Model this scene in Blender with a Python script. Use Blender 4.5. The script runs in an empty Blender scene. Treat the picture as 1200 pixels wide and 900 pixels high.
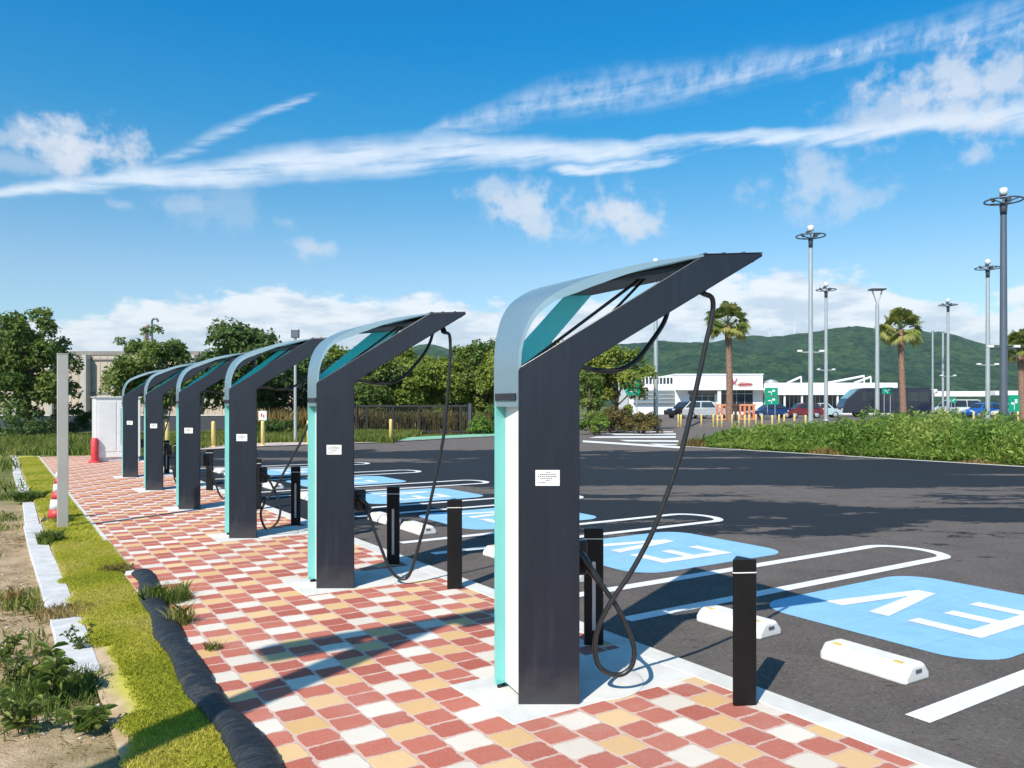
import bpy, bmesh, math, random
import numpy as np
from mathutils import Vector, Matrix, noise as mnoise
R = math.radians
random.seed(4)
rng = np.random.default_rng(11)
scene = bpy.context.scene
COL = scene.collection

# ------------------------------------------------------------------ frames
CH, FOC = 1.65, 925.0                      # eye height, focal length in photo pixels
P0 = (0.035, 4.32)                         # front corner of the nearest charger
TH = R(33.1)
U = (-math.sin(TH), math.cos(TH))          # along the row of chargers
V = (U[1], -U[0])                          # from the chargers towards the parking bays
ROW = dict(loc=(P0[0], P0[1], 0), rz=TH)   # local x = t (across), local y = s (along)

def st(s, t, z=0.0):
    return Vector((P0[0] + s*U[0] + t*V[0], P0[1] + s*U[1] + t*V[1], z))
def at(x, y, Y):
    return Vector(((x-600)/FOC*Y, Y, CH + (475-y)/FOC*Y))

# ------------------------------------------------------------------ objects
def props(o, label=None, cat=None, group=None, kind=None):
    if label: o['label'] = label
    if cat: o['category'] = cat
    if group: o['group'] = group
    if kind: o['kind'] = kind
    return o
def thing(name, label, cat, loc=(0,0,0), rz=0.0, group=None):
    o = bpy.data.objects.new(name, None); COL.objects.link(o)
    o.empty_display_size = .2
    o.location = loc; o.rotation_euler = (0,0,rz)
    return props(o, label, cat, group)
def kids(o): return [c for c in bpy.data.objects if c.parent == o]
def copy_tree(o, parent=None):
    c = o.copy(); COL.objects.link(c)
    if parent: c.parent = parent
    for k in kids(o): copy_tree(k, c)
    return c

class MB:
    def __init__(s): s.v=[]; s.f=[]; s.m=[]; s.sm=[]
    def add(s, vs, fs, mi=0, smooth=False):
        b=len(s.v); s.v += [tuple(p) for p in vs]
        for f in fs: s.f.append([b+i for i in f]); s.m.append(mi); s.sm.append(smooth)
        return s
    def box(s, x0,x1,y0,y1,z0,z1, mi=0, M=None):
        vs=[Vector(p) for p in ((x0,y0,z0),(x1,y0,z0),(x1,y1,z0),(x0,y1,z0),(x0,y0,z1),(x1,y0,z1),(x1,y1,z1),(x0,y1,z1))]
        if M: vs=[M@p for p in vs]
        return s.add(vs, [(3,2,1,0),(4,5,6,7),(0,1,5,4),(1,2,6,5),(2,3,7,6),(3,0,4,7)], mi)
    def prism(s, poly, z0, z1, mi=0, scale_top=1.0, M=None):   # poly in xy, counter-clockwise
        n=len(poly); cx=sum(p[0] for p in poly)/n; cy=sum(p[1] for p in poly)/n
        vs=[Vector((p[0],p[1],z0)) for p in poly]+[Vector((cx+(p[0]-cx)*scale_top,cy+(p[1]-cy)*scale_top,z1)) for p in poly]
        if M: vs=[M@p for p in vs]
        fs=[tuple(range(n-1,-1,-1)), tuple(range(n,2*n))]+[(i,(i+1)%n,n+(i+1)%n,n+i) for i in range(n)]
        return s.add(vs, fs, mi)
    def plate(s, poly, d, o, nrm, th, mi=0):      # poly of (r,z) along direction d from o, thickness th along nrm
        a=[Vector((o[0]+d[0]*r,o[1]+d[1]*r,z)) for r,z in poly]
        b=[p+Vector((nrm[0]*th,nrm[1]*th,0)) for p in a]
        n=len(a)
        return s.add(a+b, [tuple(range(n)), tuple(range(2*n-1,n-1,-1))]+[((i+1)%n,i,n+i,n+(i+1)%n) for i in range(n)], mi)
    def tube(s, pts, rad, k=8, mi=0, caps=True):
        pts=[Vector(p) for p in pts]; n=len(pts)
        if not hasattr(rad,'__len__'): rad=[rad]*n
        up=None; rings=[]
        for i,p in enumerate(pts):
            t=(pts[min(i+1,n-1)]-pts[max(i-1,0)]).normalized()
            if up is None: up=t.orthogonal().normalized()
            up=(up-t*up.dot(t))
            up=up.normalized() if up.length>1e-6 else t.orthogonal().normalized()
            w=t.cross(up)
            rings.append([p+(up*math.cos(2*math.pi*j/k)+w*math.sin(2*math.pi*j/k))*rad[i] for j in range(k)])
        vs=[q for r in rings for q in r]; fs=[]
        for i in range(n-1):
            for j in range(k):
                fs.append((i*k+j,i*k+(j+1)%k,(i+1)*k+(j+1)%k,(i+1)*k+j))
        s.add(vs,fs,mi,True)
        if caps:
            s.add(rings[0],[tuple(range(k-1,-1,-1))],mi); s.add(rings[-1],[tuple(range(k))],mi)
        return s
    def lathe(s, prof, k=20, mi=0, c=(0,0,0), smooth=True):    # prof of (radius, z)
        vs=[]; fs=[]; n=len(prof)
        for r,z in prof:
            for j in range(k):
                a=2*math.pi*j/k; vs.append((c[0]+r*math.cos(a),c[1]+r*math.sin(a),c[2]+z))
        for i in range(n-1):
            for j in range(k): fs.append((i*k+j,i*k+(j+1)%k,(i+1)*k+(j+1)%k,(i+1)*k+j))
        fs.append(tuple(range(k-1,-1,-1))); fs.append(tuple((n-1)*k+j for j in range(k)))
        return s.add(vs,fs,mi,smooth)
    def torus(s, c, Rr, r, k=24, q=6, mi=0):
        vs=[];fs=[]
        for i in range(k):
            a=2*math.pi*i/k
            for j in range(q):
                b=2*math.pi*j/q
                vs.append((c[0]+(Rr+r*math.cos(b))*math.cos(a),c[1]+(Rr+r*math.cos(b))*math.sin(a),c[2]+r*math.sin(b)))
        for i in range(k):
            for j in range(q): fs.append((i*q+j,((i+1)%k)*q+j,((i+1)%k)*q+(j+1)%q,i*q+(j+1)%q))
        return s.add(vs,fs,mi,True)
    def flat(s, poly, z, mi=0):
        return s.add([(p[0],p[1],z) for p in poly],[tuple(range(len(poly)))],mi)
    def build(s, name, mats, parent=None, loc=None, rz=0.0, bevel=0.0, seg=2, recalc=True):
        me=bpy.data.meshes.new(name); me.from_pydata(s.v,[],s.f)
        for m in (mats if isinstance(mats,(list,tuple)) else [mats]): me.materials.append(m)
        me.polygons.foreach_set('material_index',s.m); me.polygons.foreach_set('use_smooth',s.sm)
        if recalc:
            bm=bmesh.new(); bm.from_mesh(me); bmesh.ops.recalc_face_normals(bm,faces=bm.faces); bm.to_mesh(me); bm.free()
        me.update()
        o=bpy.data.objects.new(name,me); COL.objects.link(o)
        if parent: o.parent=parent
        if loc is not None: o.location=loc
        o.rotation_euler=(0,0,rz)
        if bevel:
            b=o.modifiers.new('bevel','BEVEL'); b.width=bevel; b.segments=seg; b.limit_method='ANGLE'; b.angle_limit=R(35)
        return o

def quads(name, verts, per, mat, parent=None, tint=None, loc=(0,0,0)):
    """many small loose faces (leaves, blades) as one mesh; verts is (n*per, 3)"""
    n=len(verts)//per
    me=bpy.data.meshes.new(name)
    me.vertices.add(n*per); me.vertices.foreach_set('co',np.asarray(verts,dtype=np.float32).ravel())
    me.loops.add(n*per); me.loops.foreach_set('vertex_index',np.arange(n*per,dtype=np.int32))
    me.polygons.add(n); me.polygons.foreach_set('loop_start',np.arange(0,n*per,per,dtype=np.int32))
    if tint is not None:
        a=me.attributes.new('tint','FLOAT','FACE'); a.data.foreach_set('value',np.asarray(tint,dtype=np.float32))
    me.materials.append(mat); me.update(calc_edges=True)
    o=bpy.data.objects.new(name,me); COL.objects.link(o); o.location=loc
    if parent: o.parent=parent
    return o

def smooth_path(pts, n=8):
    pts=[Vector(p) for p in pts]; out=[]
    for i in range(len(pts)-1):
        p0=pts[max(i-1,0)];p1=pts[i];p2=pts[i+1];p3=pts[min(i+2,len(pts)-1)]
        for k in range(n):
            t=k/n
            out.append(.5*((2*p1)+(p2-p0)*t+(2*p0-5*p1+4*p2-p3)*t*t+(3*p1-p0-3*p2+p3)*t**3))
    out.append(pts[-1]); return out

# ------------------------------------------------------------------ node helpers
class X:
    def __init__(s, nt, v): s.nt=nt; s.v=v
    def _m(s, op, a, b=None, c=None):
        n=s.nt.nodes.new('ShaderNodeMath'); n.operation=op
        for i,q in enumerate((a,b,c)):
            if q is None: continue
            q=q.v if isinstance(q,X) else q
            if isinstance(q,(int,float)): n.inputs[i].default_value=q
            else: s.nt.links.new(q,n.inputs[i])
        return X(s.nt,n.outputs[0])
    def __add__(s,o): return s._m('ADD',s,o)
    __radd__=__add__
    def __sub__(s,o): return s._m('SUBTRACT',s,o)
    def __rsub__(s,o): return s._m('SUBTRACT',o,s)
    def __mul__(s,o): return s._m('MULTIPLY',s,o)
    __rmul__=__mul__
    def __truediv__(s,o): return s._m('DIVIDE',s,o)
    def floor(s): return s._m('FLOOR',s)
    def fract(s): return s._m('FRACT',s)
    def min(s,o): return s._m('MINIMUM',s,o)
    def max(s,o): return s._m('MAXIMUM',s,o)
    def abs(s): return s._m('ABSOLUTE',s)
    def sqrt(s): return s._m('SQRT',s)
    def exp(s): return s._m('EXPONENT',s)
    def pow(s,o): return s._m('POWER',s,o)
    def lt(s,o): return s._m('LESS_THAN',s,o)
    def gt(s,o): return s._m('GREATER_THAN',s,o)
    def mod(s,o): return s._m('FLOORED_MODULO',s,o)
    def ss(s,lo,hi):
        n=s.nt.nodes.new('ShaderNodeMapRange'); n.interpolation_type='SMOOTHSTEP'
        s.nt.links.new(s.v,n.inputs['Value'])
        if lo>hi:
            n.inputs['From Min'].default_value=hi; n.inputs['From Max'].default_value=lo
            n.inputs['To Min'].default_value=1; n.inputs['To Max'].default_value=0
        else:
            n.inputs['From Min'].default_value=lo; n.inputs['From Max'].default_value=hi
        return X(s.nt,n.outputs['Result'])
def combine(nt,x,y,z=0.0):
    n=nt.nodes.new('ShaderNodeCombineXYZ')
    for i,q in enumerate((x,y,z)):
        q=q.v if isinstance(q,X) else q
        if isinstance(q,(int,float)): n.inputs[i].default_value=q
        else: nt.links.new(q,n.inputs[i])
    return n.outputs[0]
def noise(nt, vec, scale, detail=4, rough=.55, dist=0.0):
    n=nt.nodes.new('ShaderNodeTexNoise'); n.inputs['Scale'].default_value=scale
    n.inputs['Detail'].default_value=detail; n.inputs['Roughness'].default_value=rough; n.inputs['Distortion'].default_value=dist
    nt.links.new(vec,n.inputs['Vector']); return X(nt,n.outputs['Fac'])
def mix(nt, f, a, b):
    n=nt.nodes.new('ShaderNodeMix'); n.data_type='RGBA'; n.clamp_factor=True
    f=f.v if isinstance(f,X) else f
    if isinstance(f,(int,float)): n.inputs[0].default_value=f
    else: nt.links.new(f,n.inputs[0])
    for i,q in ((6,a),(7,b)):
        if isinstance(q,(tuple,list)): n.inputs[i].default_value=(q[0],q[1],q[2],1)
        else: nt.links.new(q,n.inputs[i])
    return n.outputs[2]
def coords(nt, which='Object'):
    tc=nt.nodes.new('ShaderNodeTexCoord'); return tc.outputs[which]
def sep(nt, vec):
    n=nt.nodes.new('ShaderNodeSeparateXYZ'); nt.links.new(vec,n.inputs[0])
    return [X(nt,n.outputs[i]) for i in range(3)]
def bump(nt, bsdf, h, strength=.4, dist=.01):
    b=nt.nodes.new('ShaderNodeBump'); b.inputs['Strength'].default_value=strength; b.inputs['Distance'].default_value=dist
    nt.links.new(h.v if isinstance(h,X) else h,b.inputs['Height']); nt.links.new(b.outputs[0],bsdf.inputs['Normal'])
def new_mat(name):
    m=bpy.data.materials.new(name); m.use_nodes=True
    return m, m.node_tree, m.node_tree.nodes['Principled BSDF']
def setc(nt, bsdf, col):
    if isinstance(col,(tuple,list)): bsdf.inputs['Base Color'].default_value=(*col,1)
    else: nt.links.new(col,bsdf.inputs['Base Color'])
def simple(name, col, rough=.5, metal=0.0, var=.12, scale=6.0, bmp=0.0, bscale=60.0, spec=.5, coat=0.0):
    """one colour with uneven wear, optional fine bump"""
    m,nt,b=new_mat(name)
    c=coords(nt); n=noise(nt,c,scale,5,.6)
    d=tuple(max(0,q*(1-var)) for q in col); l=tuple(min(1,q*(1+var)) for q in col)
    setc(nt,b,mix(nt,n.ss(.3,.7),d,l))
    b.inputs['Metallic'].default_value=metal
    n2=noise(nt,c,scale*3.1,4)
    r=(n2-.5)*.16+rough
    nt.links.new(r.v,b.inputs['Roughness'])
    b.inputs['Specular IOR Level'].default_value=spec
    b.inputs['Coat Weight'].default_value=coat; b.inputs['Coat Roughness'].default_value=.08
    if bmp: bump(nt,b,noise(nt,c,bscale,4,.7),bmp,.004)
    return m
def leafmat(name, c0, c1, c2, trans=.3, rough=.55):
    m,nt,b=new_mat(name)
    a=nt.nodes.new('ShaderNodeAttribute'); a.attribute_name='tint'
    f=X(nt,a.outputs['Fac'])
    col=mix(nt,f.ss(.55,1.0),mix(nt,f.ss(0,.5),c0,c1),c2)
    setc(nt,b,col); b.inputs['Roughness'].default_value=rough; b.inputs['Specular IOR Level'].default_value=.3
    tr=nt.nodes.new('ShaderNodeBsdfTranslucent'); nt.links.new(col,tr.inputs['Color'])
    mx=nt.nodes.new('ShaderNodeMixShader'); mx.inputs[0].default_value=trans
    nt.links.new(b.outputs[0],mx.inputs[1]); nt.links.new(tr.outputs[0],mx.inputs[2])
    nt.links.new(mx.outputs[0],nt.nodes['Material Output'].inputs['Surface'])
    return m

# ------------------------------------------------------------------ materials
M={}
def mat_asphalt():
    m,nt,b=new_mat('asphalt'); c=coords(nt); x,y,z=sep(nt,c)
    big=noise(nt,combine(nt,x*.55,y*1.0),.55,6,.62); fine=noise(nt,c,120,3,.7); mid=noise(nt,c,2.2,5,.65)
    rag=noise(nt,combine(nt,x*.45,y*1.3),1.5,7,.68)
    # damp, darker asphalt: a broad ragged band across the lot, and flecks of it elsewhere
    wx=x*.838-y*.546; wy=x*.546+y*.838+4.3
    rag=noise(nt,combine(nt,wx*.5,wy*1.0),1.1,8,.72); rag2=noise(nt,combine(nt,wx*.8,wy*2.2),2.6,6,.7)
    streak=noise(nt,combine(nt,wx*.055+3,wy*.30),1.0,3,.5)
    sdist=wy+(big-.5)*7.0+(rag-.5)*5
    band=sdist.ss(9.0,12.2)*sdist.ss(30,27)
    v_=band*.62+(rag-.5)*1.5+(rag2-.5)*.9-(streak-.53).max(0.0)*4.5
    patch=v_.ss(.20,.29)
    flecks=(rag*.6+rag2*.55).ss(.665,.70)*x.ss(.3,1.6)*.8
    wet=patch.max(flecks)
    dry=mix(nt,mid.ss(.25,.75),(.134,.112,.099),(.190,.162,.144))
    dry=mix(nt,fine.ss(.42,.72)*.75,dry,(.20,.178,.162)); dry=mix(nt,noise(nt,c,34,4,.8).ss(.54,.64)*.7,dry,(.040,.036,.033)); dry=mix(nt,noise(nt,c,26,4,.85).ss(.54,.63)*.6,dry,(.30,.27,.25))
    dark=mix(nt,fine.ss(.4,.8),(.022,.028,.036),(.046,.053,.062))
    setc(nt,b,mix(nt,wet,dry,dark))
    r=.92-wet*.1; nt.links.new(r.v,b.inputs['Roughness']); b.inputs['Specular IOR Level'].default_value=.2
    bump(nt,b,fine+noise(nt,c,34,4,.8)*1.2,1.0,.014)
    return m
def mat_pavers():
    m,nt,b=new_mat('block_paving'); c=coords(nt); x,y,z=sep(nt,c)
    w1=noise(nt,c,9,3,.6); w2=noise(nt,combine(nt,x+7.3,y-3.1),9,3,.6); w3=noise(nt,c,45,3,.6); w4=noise(nt,combine(nt,x-4,y+9),45,3,.6)
    xx=x+(w1-.5)*.034+(w3-.5)*.014; yy=y+(w2-.5)*.036+(w4-.5)*.014
    PL=.1775; PW=.2
    cf=(x+.16)/PW; colu=cf.floor()
    yq=(y-1.166+PL/2)/PL-colu*1.5; cell=yq.floor(); idx=cell.mod(5.0)
    # distances measured with wobbly coordinates so that edges are uneven
    fx=((xx+.16)/PW)-colu; fy=((yy-1.166+PL/2)/PL-colu*1.5)-cell
    dx=fx.min(1-fx)*PW; dy=fy.min(1-fy)*PL
    rr=.03
    qx=(rr-dx).max(0.0); qy=(rr-dy).max(0.0)
    d=rr-(qx*qx+qy*qy).sqrt()
    isw=idx.lt(.5); isy=(idx-3).abs().lt(.5)
    isr=1-isw-isy
    jw=isr*.0055+.0025+isr*(w1-.5)*.022
    body=(d-jw).ss(-.003,.005)
    wn=nt.nodes.new('ShaderNodeTexWhiteNoise'); wn.noise_dimensions='2D'
    nt.links.new(combine(nt,colu,cell),wn.inputs['Vector']); rnd=X(nt,wn.outputs['Value'])
    grain=noise(nt,c,150,2,.6); blot=noise(nt,c,1.3,5,.6)
    red=mix(nt,rnd,(.42,.105,.070),(.54,.170,.115))
    yel=mix(nt,rnd,(.66,.40,.165),(.76,.52,.27))
    wht=mix(nt,rnd,(.68,.61,.51),(.78,.72,.63))
    col=mix(nt,isy,mix(nt,isw,red,wht),yel)
    col=mix(nt,grain.ss(.45,.8)*.22,col,(.75,.62,.55))
    joint=mix(nt,w3,(.56,.38,.31),(.68,.50,.42))
    col=mix(nt,body,joint,col)
    col=mix(nt,blot.ss(.5,.75)*.24,col,(.55,.42,.35)); col=mix(nt,noise(nt,c,11,6,.75).ss(.56,.72)*.22,col,(.42,.33,.28)); col=mix(nt,noise(nt,combine(nt,x*.5+5,y*.35),2.2,6,.7).ss(.60,.70)*.25,col,(.34,.27,.23))
    far=noise(nt,c,.35,3,.5)
    col=mix(nt,(far.ss(.5,.75))*.15,col,(.55,.40,.33))
    setc(nt,b,col); b.inputs['Roughness'].default_value=.85; b.inputs['Specular IOR Level'].default_value=.25
    bump(nt,b,body*.5+grain*.22+rnd*.1,.55,.006)
    return m
def mat_concrete(name, c0, c1, sc=3.0):
    m,nt,b=new_mat(name); c=coords(nt)
    n=noise(nt,c,sc,6,.65); g=noise(nt,c,90,3,.7); st_=noise(nt,c,.9,5,.6)
    col=mix(nt,n.ss(.3,.7),c0,c1); col=mix(nt,g.ss(.55,.85)*.3,col,tuple(q*.6 for q in c0))
    col=mix(nt,st_.ss(.58,.75)*.22,col,tuple(q*.65 for q in c0))
    setc(nt,b,col); b.inputs['Roughness'].default_value=.88; b.inputs['Specular IOR Level'].default_value=.25
    bump(nt,b,g,.35,.004); return m
def mat_paint(name, c0, wear=.55):
    m,nt,b=new_mat(name); c=coords(nt)
    n=noise(nt,c,3,6,.7); g=noise(nt,c,70,4,.75); s_=noise(nt,c,.8,3)
    col=mix(nt,n.ss(.35,.7),c0,tuple(min(1,q*1.12+.015) for q in c0))
    chip=((g+n*.6).ss(.93,1.04)*wear).max(noise(nt,c,34,4,.8).ss(.60,.70)*wear*.5); dirt=noise(nt,combine(nt,sep(nt,c)[0]*.5,sep(nt,c)[1]*1.4),1.6,6,.7); col=mix(nt,dirt.ss(.55,.75)*.28,col,(.30,.28,.26))
    col=mix(nt,chip,col,(.10,.09,.085))
    if name=='road_paint_blue':
        X_,Y_,Z_=sep(nt,c); fx=((X_/.56).fract()-.5).abs(); fy=((Y_/.61).fract()-.5).abs()
        col=mix(nt,fx.max(fy).ss(.478,.492)*.22,col,(.12,.22,.32))
        wn=nt.nodes.new('ShaderNodeTexWhiteNoise'); wn.noise_dimensions='2D'; nt.links.new(combine(nt,(X_/.56+.5).floor(),(Y_/.61+.5).floor()),wn.inputs['Vector'])
        col=mix(nt,X(nt,wn.outputs['Value'])*.14,col,(.40,.62,.78))
    setc(nt,b,col); b.inputs['Roughness'].default_value=.7; b.inputs['Specular IOR Level'].default_value=.3
    bump(nt,b,g+noise(nt,c,34,4,.8),.7,.008); return m
def mat_ground():
    m,nt,b=new_mat('ground'); c=coords(nt); x,y,z=sep(nt,c)
    n=noise(nt,c,.5,7,.65); n2=noise(nt,c,4,6,.7); g=noise(nt,c,60,3,.7)
    sand=mix(nt,n2.ss(.3,.7),(.36,.25,.15),(.56,.42,.28))
    sand=mix(nt,g.ss(.5,.8)*.5,sand,(.25,.17,.10))
    green=mix(nt,n2.ss(.3,.7),(.075,.11,.028),(.17,.19,.05))
    leftness=(x*-1.0+(n-.5)*3).ss(-1.0,.4)           # dirt left of the kerb, grass elsewhere
    far=(y+(n-.5)*12).ss(9,17)
    dirt=(leftness*(1-far*.8)-n.ss(.52,.62)*.25).max(0.0)
    setc(nt,b,mix(nt,dirt,green,sand)); b.inputs['Roughness'].default_value=.95; b.inputs['Specular IOR Level'].default_value=.1
    bump(nt,b,g+n2,.6,.02); return m
def mat_lawn():
    m,nt,b=new_mat('lawn_soil'); c=coords(nt)
    n2=noise(nt,c,5,6,.7); n=noise(nt,c,1.1,4)
    x,y,z=sep(nt,c); sand=mix(nt,n2.ss(.3,.7),(.38,.27,.16),(.56,.43,.29))
    col=mix(nt,n2.ss(.3,.7),(.40,.39,.05),(.54,.48,.10)); col=mix(nt,n.ss(.60,.70),col,sand)
    col=mix(nt,(x+(n-.5)*.35).ss(-1.74,-1.84),col,sand)
    setc(nt,b,col); b.inputs['Roughness'].default_value=.95; b.inputs['Specular IOR Level'].default_value=.1
    bump(nt,b,n2,.6,.02); return m
def mat_hill():
    m,nt,b=new_mat('wooded_hill'); c=coords(nt); x,y,z=sep(nt,c)
    n=noise(nt,c,.006,6,.62); f=noise(nt,c,.05,5,.75); t=noise(nt,c,.0026,4,.5)
    g2=noise(nt,c,.13,4,.8); col=mix(nt,n.ss(.36,.64),(.028,.105,.042),(.10,.215,.065)); col=mix(nt,g2.ss(.42,.62)*.6,col,(.018,.065,.03))
    cl=noise(nt,combine(nt,x,y*.7,z*1.6),.018,5,.7); cv=noise(nt,combine(nt,x,y*.6,z*1.5),.055,3,.7)
    col=mix(nt,cl.ss(.46,.62)*.7,col,(.14,.26,.085)); col=mix(nt,cv.ss(.47,.60)*.75,col,(.012,.05,.022))
    col=mix(nt,f.ss(.5,.7)*.4,col,(.12,.21,.07))
    col=mix(nt,f.ss(.45,.75)*.55,col,(.085,.16,.05))
    field=noise(nt,combine(nt,x*.35,y*1.4,z*3),.01,4,.6)
    col=mix(nt,field.ss(.63,.70)*z.ss(120,30)*.7,col,(.20,.24,.10))
    setc(nt,b,col); b.inputs['Roughness'].default_value=.95; b.inputs['Specular IOR Level'].default_value=.1
    bump(nt,b,f+n+g2*.6,1.0,30.0); return m

M['asphalt']=mat_asphalt(); M['pavers']=mat_pavers(); M['ground']=mat_ground(); M['lawn']=mat_lawn(); M['hill']=mat_hill()
M['concrete']=mat_concrete('pale_concrete',(.60,.58,.54),(.74,.73,.69))
M['grey_concrete']=mat_concrete('grey_concrete',(.50,.50,.50),(.68,.68,.68),5)
M['far_pave']=mat_concrete('pink_pavement',(.52,.40,.35),(.66,.55,.50),1.5)
M['white_paint']=mat_paint('road_paint_white',(.78,.78,.77))
M['blue_paint']=mat_paint('road_paint_blue',(.25,.51,.72),.5)
M['green_paint']=mat_paint('road_paint_green',(.22,.52,.34),.3)
M['navy_dark']=simple('dark_roof_panel',(.006,.010,.014),.5,0,.1,3)
M['teal']=simple('teal_panel',(.0,.80,.86),.35,0,.05,3,0,60,.4)
M['teal_glass']=simple('pale_teal_glass',(.17,.55,.52),.15,0,.05,3,0,60,.6,.4)
M['door']=simple('white_door_panel',(.80,.80,.79),.3,0,.03,3)
def mat_canopy():
    m=simple('satin_canopy_glass',(.36,.47,.55),.30,.4,.05,2,0,60,.6,.2); nt=m.node_tree
    tr=nt.nodes.new('ShaderNodeBsdfTranslucent'); tr.inputs['Color'].default_value=(.62,.88,.92,1)
    mx=nt.nodes.new('ShaderNodeMixShader'); mx.inputs[0].default_value=.38
    nt.links.new(nt.nodes['Principled BSDF'].outputs[0],mx.inputs[1]); nt.links.new(tr.outputs[0],mx.inputs[2])
    nt.links.new(mx.outputs[0],nt.nodes['Material Output'].inputs['Surface']); return m
M['arch']=mat_canopy()
def mat_panel():
    """navy powder coat with faint rain streaks and a paler, warmer tone near the ground"""
    m,nt,b=new_mat('navy_powder_coat'); c=coords(nt); x,y,z=sep(nt,c)
    st_=noise(nt,combine(nt,x*9,y*9,z*.7),2.0,5,.65); g=noise(nt,c,7,5,.65)
    col=mix(nt,st_.ss(.35,.75),(.009,.0135,.024),(.013,.019,.032))
    low_tone=(z*-1+(g-.5)*.5).ss(-.30,.02)  # colour turns paler and warmer towards the ground, with an uneven edge
    col=mix(nt,low_tone*.35+(st_-.55).max(0.0)*.35,col,(.085,.075,.068))
    setc(nt,b,col); r=.36+(g-.5)*.22; nt.links.new(r.v,b.inputs['Roughness']); b.inputs['Specular IOR Level'].default_value=.42
    bump(nt,b,noise(nt,c,260,2),.10,.002); return m
M['navy']=mat_panel()
M['sensor']=simple('dark_sensor_glass',(.018,.02,.03),.15)
M['sticker']=simple('sticker_white',(.78,.78,.76),.5,0,.03)
M['ink']=simple('ink_grey',(.10,.10,.11),.6)
M['rubber']=simple('black_rubber',(.020,.021,.023),.33,0,.15,20,0,60,.5)
M['black_post']=simple('black_painted_steel',(.006,.006,.0065),.45,0,.25,5,.08,300,.3)
M['white_plastic']=simple('white_plastic',(.78,.78,.77),.4,0,.04)
M['stop']=mat_concrete('white_painted_concrete',(.66,.64,.60),(.78,.77,.74),9)
M['yellow']=simple('yellow_reflector',(.75,.48,.06),.4)
def mat_fabric():
    m,nt,b=new_mat('black_geotextile'); c=coords(nt); x,y,z=sep(nt,c)
    wr=noise(nt,combine(nt,x*3,y*11,z*3),3.0,5,.62,.6); wv=noise(nt,c,240,2); d=noise(nt,c,6,6,.7)
    col=mix(nt,wr.ss(.35,.7),(.012,.015,.020),(.034,.040,.048)); col=mix(nt,(d.ss(.55,.72)*.35),col,(.20,.155,.105))
    setc(nt,b,col); b.inputs['Roughness'].default_value=.5; b.inputs['Specular IOR Level'].default_value=.4
    bump(nt,b,wr*1.0+wv*.05,1.0,.035); return m
M['black_fabric']=mat_fabric()
M['post_grey']=simple('grey_steel_post',(.48,.46,.42),.4,.2,.06,2)
M['cone_red']=simple('cone_red',(.62,.05,.06),.5,0,.1)
M['white']=simple('white_wall',(.80,.80,.79),.6,0,.04,.3)
M['beige']=simple('beige_cladding',(.50,.42,.34),.7,0,.08,.4)
M['beige_dark']=simple('wall_trim',(.24,.22,.20),.7,0,.1,.4)
M['win']=simple('dark_window_glass',(.03,.04,.05),.12,0,.2,.6)
M['steel']=simple('galvanised_steel',(.50,.52,.53),.4,.5,.08,1)
M['steel_dark']=simple('grey_blue_steel',(.13,.15,.19),.4,.4,.08,1)
M['fitting']=simple('dark_fitting',(.05,.06,.08),.5)
M['sign_green']=simple('sign_green',(.0,.30,.17),.45,0,.05)
M['logo_red']=simple('logo_red',(.42,.03,.05),.5)
M['bollard_yellow']=simple('pale_yellow_bollard',(.78,.60,.22),.5,0,.06)
M['gate']=simple('gate_black',(.016,.015,.014),.5)
M['bark']=simple('bark',(.13,.095,.065),.9,0,.35,6,.6,30)
M['palm_bark']=simple('palm_bark',(.24,.14,.10),.9,0,.35,8,.8,14)
M['leaf_dark']=leafmat('leaf_dark',(.05,.10,.028),(.095,.165,.042),(.17,.225,.07),.45)
M['leaf_mid']=leafmat('leaf_mid',(.075,.135,.03),(.16,.23,.048),(.28,.32,.09),.45)
M['leaf_light']=leafmat('leaf_light',(.11,.175,.026),(.24,.31,.048),(.42,.41,.085),.45)
M['berm']=leafmat('verge_leaf',(.10,.185,.032),(.19,.31,.05),(.36,.44,.10),.45)
M['grass_y']=leafmat('dry_lawn_blade',(.42,.46,.045),(.60,.58,.07),(.70,.62,.17),.45)
M['grass_g']=leafmat('green_grass_blade',(.09,.15,.025),(.18,.23,.04),(.36,.34,.10),.35)
M['weed']=leafmat('weed_leaf',(.08,.135,.03),(.15,.22,.045),(.32,.37,.09),.4)
M['reed']=leafmat('dry_reed',(.16,.12,.04),(.30,.21,.07),(.42,.32,.13),.3)
M['brush']=leafmat('brown_brush',(.06,.07,.02),(.14,.115,.035),(.26,.19,.06),.3)
M['palm_leaf']=leafmat('palm_leaf',(.11,.16,.035),(.24,.29,.065),(.44,.42,.14),.42)

# ------------------------------------------------------------------ world, sun, camera
SUN_EL=43.0; SUN_B=209.0
cam=bpy.data.cameras.new('camera'); co=bpy.data.objects.new('camera',cam); COL.objects.link(co)
cam.sensor_width=36; cam.lens=FOC/1200*36; cam.shift_y=25/1200; cam.clip_end=12000; cam.clip_start=.05
co.location=(0,0,CH); co.rotation_euler=(R(90),0,0); scene.camera=co
sl=bpy.data.lights.new('sun','SUN'); sl.energy=4.6; sl.angle=R(.53); sl.color=(1,.93,.82)
so=bpy.data.objects.new('sun',sl); COL.objects.link(so)
sd=Vector((math.sin(R(SUN_B))*math.cos(R(SUN_EL)),math.cos(R(SUN_B))*math.cos(R(SUN_EL)),math.sin(R(SUN_EL))))
so.rotation_euler=sd.to_track_quat('Z','Y').to_euler()

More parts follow.
